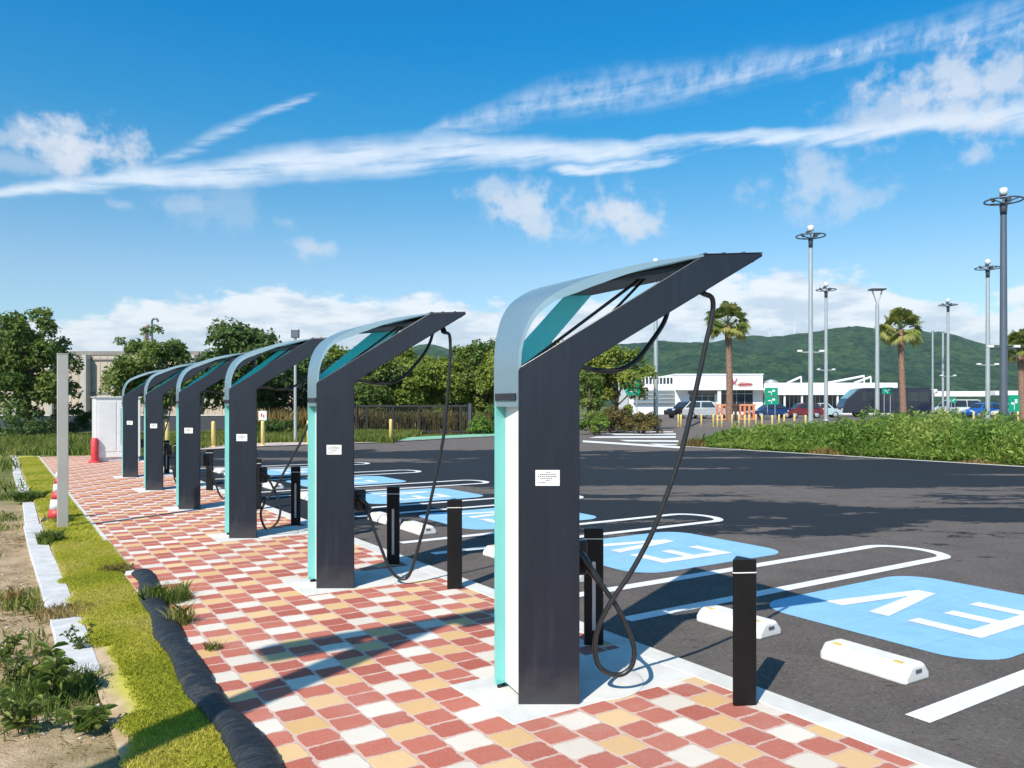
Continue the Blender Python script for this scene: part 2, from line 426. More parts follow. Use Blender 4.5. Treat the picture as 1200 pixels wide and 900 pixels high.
def build_world():
    w=bpy.data.worlds.new('World'); scene.world=w; w.use_nodes=True
    nt=w.node_tree; bg=nt.nodes['Background']; bg.inputs['Strength'].default_value=.10
    sky=nt.nodes.new('ShaderNodeTexSky'); sky.sky_type='NISHITA'; sky.sun_disc=False
    sky.sun_elevation=R(SUN_EL); sky.sun_rotation=R(SUN_B); sky.air_density=1.0; sky.dust_density=.35; sky.ozone_density=3.0
    tc=nt.nodes.new("ShaderNodeTexCoord"); d=tc.outputs['Generated']
    x,y,z=sep(nt,d)
    az=x._m('ARCTAN2',x,y)*57.29578; el=z._m('ARCSINE',z)*57.29578        # degrees
    v=combine(nt,az,el)
    cr=nt.nodes.new('ShaderNodeValToRGB'); nt.links.new((el/90).v,cr.inputs[0])
    K=[(0,(1.0,1.10,1.15)),(4,(1.02,1.14,1.14)),(9,(.98,1.15,1.16)),(13.5,(.60,1.10,1.19)),(19,(.18,1.05,1.30)),(25,(.0,1.00,1.42)),(30,(.0,.98,1.45)),(42,(.5,1.05,1.2)),(90,(.6,1.0,1.15))]
    while len(cr.color_ramp.elements)<len(K): cr.color_ramp.elements.new(.5)
    for e_,(p_,c_) in zip(cr.color_ramp.elements,K): e_.position=p_/90; e_.color=(*[q/1.5 for q in c_],1)
    hs=nt.nodes.new('ShaderNodeVectorMath'); hs.operation='MULTIPLY'
    nt.links.new(sky.outputs[0],hs.inputs[0]); nt.links.new(cr.outputs[0],hs.inputs[1])
    hs2=nt.nodes.new('ShaderNodeVectorMath'); hs2.operation='SCALE'; hs2.inputs['Scale'].default_value=1.5; nt.links.new(hs.outputs[0],hs2.inputs[0]); hs=hs2
    n_f=noise(nt,v,.45,5,.62); n_m=noise(nt,combine(nt,az+31,el*1.2),.16,3,.6)
    # feathered streaks: noise stretched along the trails
    sl_=az*.13
    n_s=noise(nt,combine(nt,az*.10+el*.12,(el-sl_)*.9),1.0,5,.66)
    n_r=noise(nt,combine(nt,az*.55,(el-az*.35)*.35),1.6,4,.62)            # ripples
    def dg(px,py):
        a=math.atan((px-600)/FOC); e=math.atan((475-py)/FOC*math.cos(a)); return math.degrees(a),math.degrees(e)
    def curve(pts):                                    # piecewise linear in azimuth -> elevation (or width)
        n=nt.nodes.new('ShaderNodeFloatCurve'); cm=n.mapping; c=cm.curves[0]
        lo,hi=-60,60
        P=[((a-lo)/(hi-lo),e) for a,e in pts]
        while len(c.points)<len(P): c.points.new(.5,.5)
        for q,p in zip(c.points,P): q.location=p
        cm.clip_max_x=1; cm.clip_min_y=-1; cm.update()
        nt.links.new(((az-lo)/(hi-lo)).v,n.inputs['Value']); return X(nt,n.outputs[0])
    def trail(pts, soft, amp):
        D=[(*dg(px,py),h*.74/FOC*57.3) for px,py,h in pts]
        c=curve([(a,e/40) for a,e,h in D])*40; h=curve([(a,hh/10) for a,e,hh in D])*10
        dd=((el-c+(n_m-.5)*1.6+(n_s-.5)*1.1).abs())/h.max(.02)
        return (1-dd).ss(-.25,soft)*amp*az.ss(D[0][0]-.2,D[0][0]+1.5)*az.ss(D[-1][0]+.2,D[-1][0]-1.5)
    dens=trail([(-900,330,10),(-150,243,5),(0,226,9),(150,210,16),(300,197,24),(450,183,30),(560,176,27),(640,180,20),(760,174,13),(900,160,13),(1000,152,14),(1100,143,18),(1250,128,24),(2300,40,60)],.85,.9)*n_s.ss(.16,.58)*(n_f*.5+.62).min(1.0)
    dens=dens.max(trail([(470,170,5),(560,140,22),(680,112,36),(800,96,32),(900,78,24),(1010,58,20),(1100,40,26),(2000,-150,60)],1.0,.62)*(n_r*.5+n_s*.6).ss(.36,.78))
    dens=dens.max(trail([(150,215,2),(190,186,9),(260,154,13),(330,128,9),(385,110,3)],1.3,.55)*n_s.ss(.32,.62))
    dens=dens.max(trail([(640,200,5),(750,190,14),(860,168,12),(960,158,9)],1.0,.8)*n_s.ss(.36,.6))
    dens=dens.max(trail([(880,70,2),(1000,60,14),(1250,20,30),(2200,-120,60)],1.0,.6)*n_r.ss(.42,.7))
    puff=None
    for px,py,rx,ry,amp in [(92,172,74,30,1.0),(30,160,60,18,.55),(20,190,70,14,.4),(625,243,62,40,.85),(580,222,45,18,.6),(728,252,48,36,.92),(368,290,34,16,.62),(340,262,25,10,.35),(225,238,45,16,.4),(1120,108,105,46,.85),(1050,130,60,40,.6),(945,222,66,36,.62),(1000,240,50,20,.45),(1147,185,32,16,.7),(145,240,18,9,.4),(90,152,45,18,.8),(255,245,60,30,.25),(1180,95,50,30,.8)]:
        a,e=dg(px,py)
        q=(((az-a)/(rx/FOC*57.3)).pow(2)+((el-e)/(ry/FOC*57.3)).pow(2)).sqrt()
        p=((1.12-q)*.55+(n_f-.5)*1.9+(n_m-.5)*.7).ss(.02,.62)*amp*q.ss(1.75,.85)
        puff=p if puff is None else puff.max(p)
    # cloud bank low over the horizon
    bank_top=curve([(a,e/40) for a,e in [dg(-200,372),dg(0,375),dg(110,372),dg(170,350),dg(300,345),dg(420,350),dg(560,358),dg(680,362),dg(760,340),dg(880,325),dg(1000,322),dg(1060,345),dg(1200,352),dg(1400,350)]])*40
    n_b=noise(nt,combine(nt,az*.6,el*1.1),.42,5,.6)
    n_b2=noise(nt,combine(nt,az*.5+9,el*1.6),.5,4,.58)
    bank=((bank_top+.3-el)*.7+(n_b-.5)*4.0).ss(-.1,.55)
    bank=bank*(n_b2*.8+(bank_top-el).ss(5.5,0)*.85).ss(.20,.62)
    lit=mix(nt,(n_b2+(bank_top-el)*.04).ss(.46,.72),(8.2,8.3,8.45),(5.2,5.95,6.8))
    c=mix(nt,dens.min(1.0)*.86,hs.outputs[0],(8.2,8.6,9.0))
    c=mix(nt,puff*.9,c,mix(nt,n_f.ss(.4,.7),(6.9,7.1,7.6),(5.7,6.3,7.1)))
    c=mix(nt,bank*.82,c,lit)
    nt.links.new(c,bg.inputs['Color'])
build_world()
vs_=scene.view_settings; vs_.view_transform='Standard'; vs_.look='None'; vs_.exposure=.35; vs_.gamma=1.0; vs_.use_curve_mapping=False
scene.cycles.volume_bounces=0; scene.cycles.max_bounces=6

# ------------------------------------------------------------------ ground, roads, pavements
def row_flat(name, polys, z, mat, label=None, **k):
    mb=MB()
    for p in polys: mb.flat([(t,s) for s,t in p],z)
    o=mb.build(name,mat,None,(P0[0],P0[1],0),TH); o['kind']='structure'; return o
def row_box(name, s0,s1,t0,t1,z0,z1,mat,bevel=.006):
    o=MB().box(t0,t1,s0,s1,z0,z1).build(name,mat,None,(P0[0],P0[1],0),TH,bevel); o['kind']='structure'; return o

mb=MB(); n=24                                            # ground: one sheet out to the horizon
mb.flat([(-3000,-60),(3600,-60),(3600,3600),(-3000,3600)],-.05)
g=mb.build('ground',M['ground'],None,st(0,-1.9),TH); g['kind']='structure'
def to_row(x,y):
    dx,dy=x-P0[0],y-P0[1]; return (dx*V[0]+dy*V[1], dx*U[0]+dy*U[1])
asph=[(1.31,-9),(20.75,-9),(20.75,19.6),(21.6,20.6),(60,-4),(95,10)]
asph=[(1.31,-9),(20.75,-9),(20.75,19.6)]+[to_row(*p) for p in [(9.5,34.5),(16,44),(26,52),(26,62),(2,62),(1.2,46),(-.6,42.2),(-3.8,37.9),(-6.3,34.2),(-8.4,32.9),(-10.0,31.4),(-11.3,29.2)]]+[(1.31,24.6)]
o=MB().flat(asph,0.0).build('asphalt_lot',M['asphalt'],None,(P0[0],P0[1],0),TH); o['kind']='structure'
row_box('brick_pavement',-8,4.9,-1.36,1.14,-.04,.010,M['pavers'],.0)
row_box('brick_pavement',4.9,25.6,-1.25,1.14,-.04,.010,M['pavers'],.0)
row_box('concrete_edging',-8,25.0,1.14,1.32,-.04,.014,M['concrete'],.006)
mb=MB()
for k in range(21):
    mb.box(-1.335,-1.253,4.9+k*1.0,4.9+k*1.0+.985,-.04,.018)
o=mb.build('pavement_kerb',M['concrete'],None,(P0[0],P0[1],0),TH,.006); o['kind']='structure'
# lawn strip, drain covers
lw=MB(); NS=120
for i in range(NS+1):
    s=-6+i*.27
    for j in range(6):
        t=-1.34-.56*j/5
        z=.005+.008*math.sin(math.pi*j/5)+.010*mnoise.noise(Vector((s*1.3,t*3,0)))
        lw.v.append((t,s,z if 0<j<5 else -.02))
for i in range(NS):
    for j in range(5):
        a=i*6+j; lw.f.append([a,a+6,a+7,a+1]); lw.m.append(0); lw.sm.append(True)
o=lw.build('lawn_strip',M['lawn'],None,(P0[0],P0[1],0),TH); o['kind']='structure'
mb=MB(); s=1.95; k=0
while s<27:
    L=.3
    if not (3.45<s+.15<3.72 or 12.1<s<12.7 or (s>15 and k%5==0)):
        w=.105 if s<9 else .085; off=.02*math.sin(s*.6)+.003*random.uniform(-1,1)
        mb.box(-1.965-w+off,-1.965+w+off,s,s+L-.008,-.05,.004+random.uniform(-.003,.003))
    s+=L; k+=1
o=mb.build('drain_channel',M['grey_concrete'],None,(P0[0],P0[1],0),TH,.008); o['kind']='structure'
# far pavement beyond the lot with white edge line and the green path to the gate
fl=[(-12.6,28.0),(-11.3,29.25),(-10.0,31.45),(-8.4,32.95),(-6.3,34.25),(-3.8,37.95),(-.6,42.25),(1.2,46)]
def band(name, a, b, z, mat):
    """strip along the polyline fl between offsets a and b (metres to its left)"""
    mb=MB(); L=[];
    for i,p in enumerate(fl):
        q0=fl[max(i-1,0)]; q1=fl[min(i+1,len(fl)-1)]
        d=Vector((q1[0]-q0[0],q1[1]-q0[1])).normalized(); nrm=Vector((-d[1],d[0]))
        L.append((Vector(p)+nrm*a,Vector(p)+nrm*b))
    vs=[(*q,z) for pr in L for q in pr]
    mb.add(vs,[(2*i,2*i+2,2*i+3,2*i+1) for i in range(len(L)-1)])
    o=mb.build(name,mat); o['kind']='structure'; return o
band('far_pavement',.0,2.4,.03,M['far_pave'])
band('far_kerb',-.16,.02,.036,M['concrete'])
o=MB().flat([(-5.6,35.55),(-3.95,37.95),(-.75,42.4),(1.0,46.2),(-.6,46.4),(-2.2,44.2),(-4.6,40.6),(-6.1,37.2)],.04).build('green_path',M['green_paint']); o['kind']='structure'

# ------------------------------------------------------------------ bay markings
def stroke_u(c, half, w, t0, t1):
    polys=[]; r=half
    arc=[(c+r*math.cos(a),t1-r*.8+r*.8*math.sin(a)) for a in [math.pi*i/24 for i in range(25)]]
    ri=half-w
    arci=[(c+ri*math.cos(a),t1-r*.8+(r*.8-w)*math.sin(a)) for a in [math.pi*i/24 for i in range(25)]]
    outer=[(c+r,t0)]+arc+[(c-r,t0)]; inner=[(c+ri,t0)]+arci+[(c-ri,t0)]
    return [[outer[i],outer[i+1],inner[i+1],inner[i]] for i in range(len(outer)-1)]
BC=[-1.70,1.42,4.64,7.88,11.12,14.36,17.6]
for c in BC: row_flat('bay_outline',stroke_u(c,.48,.135,1.66,6.52),.004,M['white_paint'])
def rrect(s0,s1,t0,t1,r):
    P=[]
    for cs,ct,a0 in ((s1-r,t1-r,0),(s0+r,t1-r,90),(s0+r,t0+r,180),(s1-r,t0+r,270)):
        for i in range(9):
            a=R(a0+i*11.25); P.append((cs+r*math.cos(a),ct+r*math.sin(a)))
    return P
for i in range(6):
    c=(BC[i]+BC[i+1])/2
    row_flat('blue_bay_panel',[rrect(c-.92,c+.92,2.83,5.08,.34)],.003,M['blue_paint'])
    b,tp=4.48,3.43; w=.15
    e0,e1=c-.60,c-.06
    E=[[(e0,tp),(e0+w,tp),(e0+w,b),(e0,b)],[(e0+w,tp),(e1,tp),(e1,tp+w),(e0+w,tp+w)],[(e0+w,b-w),(e1,b-w),(e1,b),(e0+w,b)],
       [(e0+w,3.955-w/2),(e1-.03,3.955-w/2),(e1-.03,3.955+w/2),(e0+w,3.955+w/2)]]
    v0,v1=c+.09,c+.66; m_=(v0+v1)/2
    Vv=[[(v0,tp),(v0+.17,tp),(m_,b-.28),(m_,b),(m_-.08,b)],[(v1,tp),(v1-.17,tp),(m_,b-.28),(m_,b),(m_+.08,b)]]
    row_flat('bay_letters',E+Vv,.0065,M['white_paint'])
# white line along the verge, crossing hatching beyond it
row_flat('edge_line',[[(-9,20.62),(19.2,20.62),(19.2,20.80),(-9,20.80)]],.005,M['white_paint'])
def wflat(name, polys, z, mat):
    mb=MB()
    for p in polys: mb.flat(p,z)
    o=mb.build(name,mat); o['kind']='structure'; return o
def gp(x,y): 
    Y=FOC*CH/(y-475); return ((x-600)/FOC*Y,Y)
wflat('crossing_stripes',[[gp(683,518.2),gp(683,516.2),gp(798,523.4),gp(798,525.6)],[gp(690,513.2),gp(700,511.6),gp(792,511.2),gp(792,513.2)],[gp(700,509.6),gp(712,508.3),gp(792,508.0),gp(792,509.6)],[gp(730,506.6),gp(736,505.7),gp(788,505.7),gp(790,506.6)],
   [gp(735,517.4),gp(725,515.6),gp(795,516.2),gp(795,518.0)],[gp(770,521.5),gp(760,519.9),(gp(796,520.6)),gp(796,521.8)]],.006,M['white_paint'])
# raised far car park
o=MB().add([(6,63,-.04),(160,63,-.04),(160,66,.35),(6,66,.35),(6,150,.35),(160,150,.35)],[(0,1,2,3),(3,2,5,4)]).build('far_car_park',M['asphalt']); o['kind']='structure'

# ------------------------------------------------------------------ charging stations
def arch_curve():
    P=[(0,1.63),(0,1.74),(0,1.86),(.006,1.95),(.03,2.045),(.085,2.15),(.175,2.235),(.30,2.30),(.45,2.357),(.636,2.407),(.83,2.44),(1.014,2.464)]
    return [(p.x,p.z) for p in smooth_path([(r,0,z) for r,z in P],4)]
DN=(1.0,0.0); DF=(.5,.866); NB=Vector((-.138,.235)); NFI=(.866,-.5)      # near panel direction, far panel direction and base, its inner normal
AX=(.866,.5)
def pt(side, r, z, inset=0.0):
    if side==0: return Vector((DN[0]*r, DN[1]*r+inset, z))
    return Vector((NB[0]+DF[0]*r+NFI[0]*inset, NB[1]+DF[1]*r+NFI[1]*inset, z))
PANEL=[(0,0),(.335,0),(.335,1.80),(.342,1.835),(.365,1.866),(1.336,2.454),(1.336,2.470),(1.014,2.462),(.012,1.85),(0,1.83)]
CABLES=[
 [(1.03,.26,2.36),(1.026,.1,2.271),(1.086,.103,2.238),(1.087,.106,2.138),(1.052,.11,1.98),(1.01,.113,1.779),(.953,.116,1.521),(.906,.119,1.338),(.832,.122,1.122),(.748,.125,.907),(.633,.129,.693),(.552,.132,.574),(.485,.135,.458),(.437,.138,.325),(.445,.141,.19),(.504,.145,.126),(.588,.148,.116),(.647,.151,.171),(.655,.154,.269),(.614,.157,.387),(.556,.16,.502),(.488,.164,.6),(.421,.167,.692)],
 [(1.1,.3,2.38),(1.13,.12,2.303),(1.184,.126,2.265),(1.184,.132,2.0),(1.152,.138,1.611),(1.117,.145,1.299),(.995,.151,.713),(.916,.157,.423),(.822,.163,.11),(.743,.169,.05),(.64,.175,.123),(.545,.182,.341),(.465,.188,.552),(.40,.194,.74)],
 [(1.03,.3,2.34),(1.056,.12,2.24),(1.097,.125,2.138),(1.075,.131,1.81),(.903,.136,1.298),(.688,.141,.893),(.516,.147,.594),(.386,.152,.401),(.342,.157,.273),(.383,.163,.122),(.445,.168,.089),(.551,.173,.185),(.581,.179,.355),(.526,.184,.526),(.439,.189,.697),(.40,.192,.76)],
 [(1.1,.3,2.38),(1.12,.14,2.29),(1.17,.14,2.2),(1.15,.14,1.9),(1.08,.145,1.5),(.98,.15,1.05),(.85,.155,.62),(.75,.16,.3),(.66,.165,.16),(.58,.17,.22),(.51,.175,.42),(.45,.18,.62),(.40,.19,.75)],
 [(1.1,.3,2.38),(1.12,.14,2.29),(1.15,.14,2.2),(1.1,.14,1.9),(.98,.145,1.4),(.84,.15,.9),(.7,.155,.45),(.6,.16,.18),(.53,.165,.13),(.48,.17,.25),(.45,.175,.45),(.42,.18,.66),(.40,.19,.75)],
 [(1.06,.3,2.36),(1.08,.14,2.27),(1.12,.14,2.18),(1.08,.14,1.8),(.94,.145,1.2),(.76,.15,.7),(.6,.155,.35),(.52,.16,.14),(.56,.165,.08),(.64,.17,.16),(.62,.175,.36),(.52,.18,.58),(.40,.19,.77)],
]
def make_charger():
    root=thing('charging_station','x','charging station',(0,0,0),0,'row of charging stations')
    MB().plate(PANEL,DN,(0,0),(0,1),.032).build('side_panel',[M['navy']],root,bevel=.004)
    fo=NB
    # far panel: navy outside, teal skin inside
    MB().plate([(.03,0)]+PANEL[1:5]+[(1.336,2.454),(1.336,2.468),(1.06,2.448),(.04,1.82)],DF,fo,NFI,.024).build('side_panel',[M['navy']],root,bevel=.003)
    sk=[(.085,0.0),(.33,0.0),(.335,1.80),(.342,1.835),(.365,1.866),(1.33,2.451),(1.33,2.468),(1.014,2.461),(.014,1.85),(.014,1.70),(.085,1.70)]
    MB().plate(sk,DF,(NB[0]+NFI[0]*.0242,NB[1]+NFI[1]*.0242),NFI,.0075).build('inner_skin',[M['teal']],root)
    skn=[(.07,1.86),(.37,1.875),(1.325,2.452),(1.015,2.452)]
    MB().plate(skn,DN,(0,.0325),(0,1),.005).build('inner_skin',[M['navy_dark']],root)
    # body of the column between the panels
    a,b,c,d=pt(0,.06,0,.033),pt(0,.325,0,.033),pt(1,.325,0,.032),pt(1,.09,0,.034)
    MB().prism([(p.x,p.y) for p in (a,b,c,d)],.03,1.86).build('cabinet_body',[M['navy']],root)
    # recessed white door, pale teal glass return on the far side
    MB().prism([(.014,.034),(.034,.034),(-.054,.262),(-.074,.256)],.035,1.66).build('door',[M['door']],root,bevel=.002)
    MB().prism([(-.137,.2355),(-.128,.218),(-.071,.258),(-.078,.268),(-.092,.284)],.03,1.66).build('glass_edge',[M['teal_glass']],root,bevel=.002)
    # curved canopy sheet, ruled between the two panels
    cur=arch_curve(); n=len(cur)
    def thick(i):
        r=cur[i][0]; z=cur[i][1]
        if z<1.95: return .016
        if r<.45: return .016+.034*min(1,r/.3)
        return max(.012,.05-.042*(r-.45)/.56)
    up=[];lo=[]
    for i,(r,z) in enumerate(cur):
        r0,z0=cur[max(i-1,0)]; r1,z1=cur[min(i+1,n-1)]
        tx,tz=r1-r0,z1-z0; L=math.hypot(tx,tz); nx,nz=-tz/L,tx/L
        th=thick(i)
        up.append((r,z)); lo.append((r-nx*th,z-nz*th))
    mb=MB(); W=6
    def pos(r,z,k):
        f_=min(1,r/.2); A=pt(0,r,z,.0335*(1-f_)-.001); B=pt(1,r,z,-.001); return A.lerp(B,k/W)
    vs=[pos(r,z,k) for r,z in up for k in range(W+1)]+[pos(r,z,k) for r,z in lo for k in range(W+1)]
    O=n*(W+1); w1=W+1
    fs=[]
    for i in range(n-1):
        for k in range(W):
            q=i*w1+k
            fs.append((q,q+1,q+w1+1,q+w1)); fs.append((O+q+1,O+q,O+q+w1,O+q+w1+1))
    mb.add(vs,fs,0,True)
    mb.add([vs[i*w1] for i in range(n)]+[vs[O+i*w1] for i in range(n)],[(i,i+1,n+i+1,n+i) for i in range(n-1)])
    mb.add([vs[i*w1+W] for i in range(n)]+[vs[O+i*w1+W] for i in range(n)],[(i+1,i,n+i,n+i+1) for i in range(n-1)])
    mb.add([vs[k] for k in range(w1)]+[vs[O+k] for k in range(w1)],[(k,k+1,w1+k+1,w1+k) for k in range(W)])
    mb.build('canopy',[M['arch']],root,recalc=False)
    # dark soffit under the outer half and the flat tip plate with bolt heads
    a,b,c,d=pt(0,.56,2.335,.036),pt(0,1.30,2.428,.036),pt(1,1.30,2.428,.034),pt(1,.56,2.335,.034)
    e=Vector((0,0,.022))
    MB().add([a,b,c,d,a+e,b+e,c+e,d+e],[(3,2,1,0),(4,5,6,7),(0,1,5,4),(1,2,6,5),(2,3,7,6),(3,0,4,7)]).build('soffit',[M['navy_dark']],root)
    a,b,c,d=pt(0,1.012,2.4635,-.001),pt(0,1.338,2.4715,-.001),pt(1,1.338,2.4715,-.003),pt(1,1.012,2.4635,-.003)
    e=Vector((0,0,.005))
    cap=MB().add([a,b,c,d,a+e,b+e,c+e,d+e],[(3,2,1,0),(4,5,6,7),(0,1,5,4),(1,2,6,5),(2,3,7,6),(3,0,4,7)]).build('tip_plate',[M['navy']],root,bevel=.002)
    for r in (1.03,1.13,1.24):
        for sd_ in (0,1):
            MB().lathe([(.013,0),(.013,.008),(.006,.011)],8,0,pt(sd_,r,2.4668+.0245*(r-1.012)+.0005,.03)).build('bolt',[M['fitting']],cap)
    # sensor band on the canopy front, sticker on the near panel
    A,B=pt(0,-.002,0,.03),pt(1,-.002,0,.0)
    q0,q1=A.lerp(B,.08),A.lerp(B,.92); nv=Vector((-AX[0],-AX[1],0))*.006
    MB().add([q0+Vector((0,0,1.665)),q1+Vector((0,0,1.665)),q1+Vector((0,0,1.705)),q0+Vector((0,0,1.705)),q0+nv+Vector((0,0,1.665)),q1+nv+Vector((0,0,1.665)),q1+nv+Vector((0,0,1.705)),q0+nv+Vector((0,0,1.705))],
       [(0,1,2,3),(7,6,5,4),(0,4,5,1),(1,5,6,2),(2,6,7,3),(3,7,4,0)]).build('sensor_window',[M['sensor']],root)
    stk=MB().box(.093,.226,-.0022,-.0004,1.198,1.284).build('sticker',[M['sticker']],root)
    mb=MB(); rs=random.Random(3)
    for row,(x0,x1) in enumerate([(.150,.176),(.110,.206),(.106,.212),(.120,.188),(.150,.172),(.106,.150)]):
        z=1.272-row*.0115; x=x0
        while x<x1:
            w=rs.uniform(.004,.009); mb.box(x,min(x+w,x1),-.0032,-.0024,z-.0025,z+.0025); x+=w+rs.uniform(.002,.004)
    mb.build('sticker_print',[M['ink']],stk)
    # rear holster
    hb=pt(0,.335,0,.20)
    Mh=Matrix.Translation(Vector((hb.x+.02,hb.y+.06,0)))@Matrix.Rotation(R(30),4,'Z')
    MB().box(-.06,.03,-.05,.05,.66,.86,0,Mh).build('holster',[M['rubber']],root,bevel=.015)
    # internal stays
    mb=MB()
    mb.tube([(.76,.26,2.41),(.03,.18,1.86)],.010,6); mb.tube([(.77,.30,2.41),(.26,.16,1.88)],.009,6)
    mb.build('stay_cable',[M['rubber']],root)
    p=smooth_path([(.98,.72,2.39),(.955,.66,2.27),(.909,.586,2.154),(.819,.529,2.027),(.716,.471,1.909),(.605,.414,1.85),(.471,.357,1.845),(.33,.30,1.87),(.24,.25,1.85)],6)
    MB().tube(p,.015,8).build('hanging_cable',[M['rubber']],root)
    return root
def add_cable(root, pts):
    p=smooth_path(pts,7)
    c=MB().tube(p,.0145,10).build('charging_cable',[M['rubber']],root)
    # connector handle between the cable end and the holster
    e=Vector(pts[-1]); h=Vector((.345,.175,.80))
    d=(h-e)
    if d.length<.08: h=e+d.normalized()*.08
    d=(h-e); q=e-d.normalized()*.0
    MB().tube([e-d.normalized()*.07,e,e+d*.35,e+d*.7,h],[.018,.022,.026,.030,.024],10).build('connector',[M['rubber']],c)
    MB().tube([pts[0],Vector(pts[1])+Vector((0,0,.01)),Vector(pts[1])],[.02,.028,.022],8).build('cable_gland',[M['rubber']],c)
SI=[0,3.27,6.45,9.68,13.0,16.28]
CL=['large dark navy charging station nearest the camera with looped black cable','second nearest navy charging station, its cable hanging in a wide U','third navy charging station from the front with crossed cable loop','fourth navy charging station from the front, shadow of a grey post at its foot','fifth navy charging station, next to last before the white cabinet','farthest navy charging station standing right by the white power cabinet']
proto=make_charger()
for i,s in enumerate(SI):
    o=proto if i==0 else copy_tree(proto)
    p=st(s,0,.012); o.location=p
    o['label']=CL[i]
ch=[o for o in bpy.data.objects if o.name.startswith('charging_station')]
ch.sort(key=lambda o:(o.location-st(0,0)).length)
for i,o in enumerate(ch): add_cable(o,CABLES[i])
# concrete pads with round covers
for s in SI:
    row_box('concrete_pad',s-.21,s+.47,-.17,1.136,-.03,.013,M['concrete'],.004)
    mb=MB(); c=st(s+.10,.55)
    mb.lathe([(.34,.0),(.34,.006),(.33,.008),(0.001,.008)],40)
    o=mb.build('round_cover',M['concrete'],None,(c.x,c.y,.0105)); o['kind']='structure'
    mb=MB()
    for a in (20,200):
        x,y=.24*math.cos(R(a)),.24*math.sin(R(a)); mb.box(x-.02,x+.02,y-.007,y+.007,.0,.001)
    o=mb.build('lifting_slots',M['ink'],None,(c.x,c.y,.0190)); o['kind']='structure'

# ------------------------------------------------------------------ black bollards
def make_bollard():
    root=thing('bollard','x','bollard',(0,0,0),0,'black bollards along the pavement edge')
    a=.152; h=a*math.sqrt(3)/2; c=.016
    # equilateral prism, face towards -y, corners trimmed
    T=[Vector((-a/2,-h/3)),Vector((a/2,-h/3)),Vector((0,2*h/3))]
    poly=[]
    for i in range(3):
        p=T[i]; q=T[i-1]; r=T[(i+1)%3]
        poly.append(p+(q-p).normalized()*c); poly.append(p+(r-p).normalized()*c)
    poly=[(p.x,p.y) for p in poly]
    MB().prism(poly,0,.795).build('post',[M['black_post']],root,bevel=.004)
    k=1.012
    MB().prism([(x*k,y*k) for x,y in poly],.722,.728).build('band',[M['white_plastic']],root)
    MB().box(-.012,.012,-h/3-.003,-h/3+.002,.10,.57).build('light_strip',[M['steel']],root,bevel=.001)
    return root
pb=make_bollard(); first=True
BN=['nearest','second nearest','third','fourth','fifth','farthest']
for i,s in enumerate(SI):
    for sgn in (-1,1):
        o=pb if first else copy_tree(pb); first=False
        p=st(s+sgn*.65,1.05,.012); o.location=p
        o.rotation_euler=(0,0,R(0) if sgn>0 else R(180-294))
        o['label']=('black bollard with plain face on the camera side of the %s charging station' if sgn<0 else 'black bollard showing its pale light strip, beyond the %s charging station')%BN[i]
# ------------------------------------------------------------------ wheel stops
def make_stop():
    root=thing('wheel_stop','x','wheel stop',(0,0,0),TH,'white wheel stops in the bays')
    L=.60; prof=[(-.135,0),(-.13,.045),(-.075,.105),(.075,.105),(.13,.045),(.135,0)]
    mb=MB(); n=len(prof)
    ys=[-L/2,-L/2+.03,L/2-.03,L/2]; sc=[.86,1,1,.86]
    vs=[(x*k,y,z*(1 if 0<j<3 else .93)) for j,(y,k) in enumerate(zip(ys,sc)) for x,z in prof]
    fs=[(j*n+i,j*n+(i+1)%n,(j+1)*n+(i+1)%n,(j+1)*n+i) for j in range(3) for i in range(n)]
    fs+=[tuple(range(n)),tuple(3*n+i for i in range(n-1,-1,-1))]
    mb.add(vs,fs).build('block',[M['stop']],root,bevel=.012)
    for y in (-.21,.21):
        MB().box(-.072,-.040,y-.03,y+.03,.100,.1075).build('reflector',[M['yellow']],root,bevel=.002)
    for y,s_ in ((-L/2,-1),(L/2,1)):
        MB().box(-.03,.03,y-.004 if s_<0 else y-.006,y+.006 if s_<0 else y+.004,.055,.075).build('slot',[M['ink']],root)
    return root
ws=make_stop(); first=True
for i in range(6):
    c=(BC[i]+BC[i+1])/2
    for sg in (-1,1):
        o=ws if first else copy_tree(ws); first=False
        p=st(c+sg*.54-.0,2.22,.0); o.location=p; o.rotation_euler=(0,0,TH+R(random.uniform(-2,2)))
        o['label']='white wheel stop with yellow reflectors, %s of the pair in %s blue bay'%('nearer' if sg<0 else 'farther',['the nearest','the second nearest','the third','the fourth','the fifth','the farthest'][i])

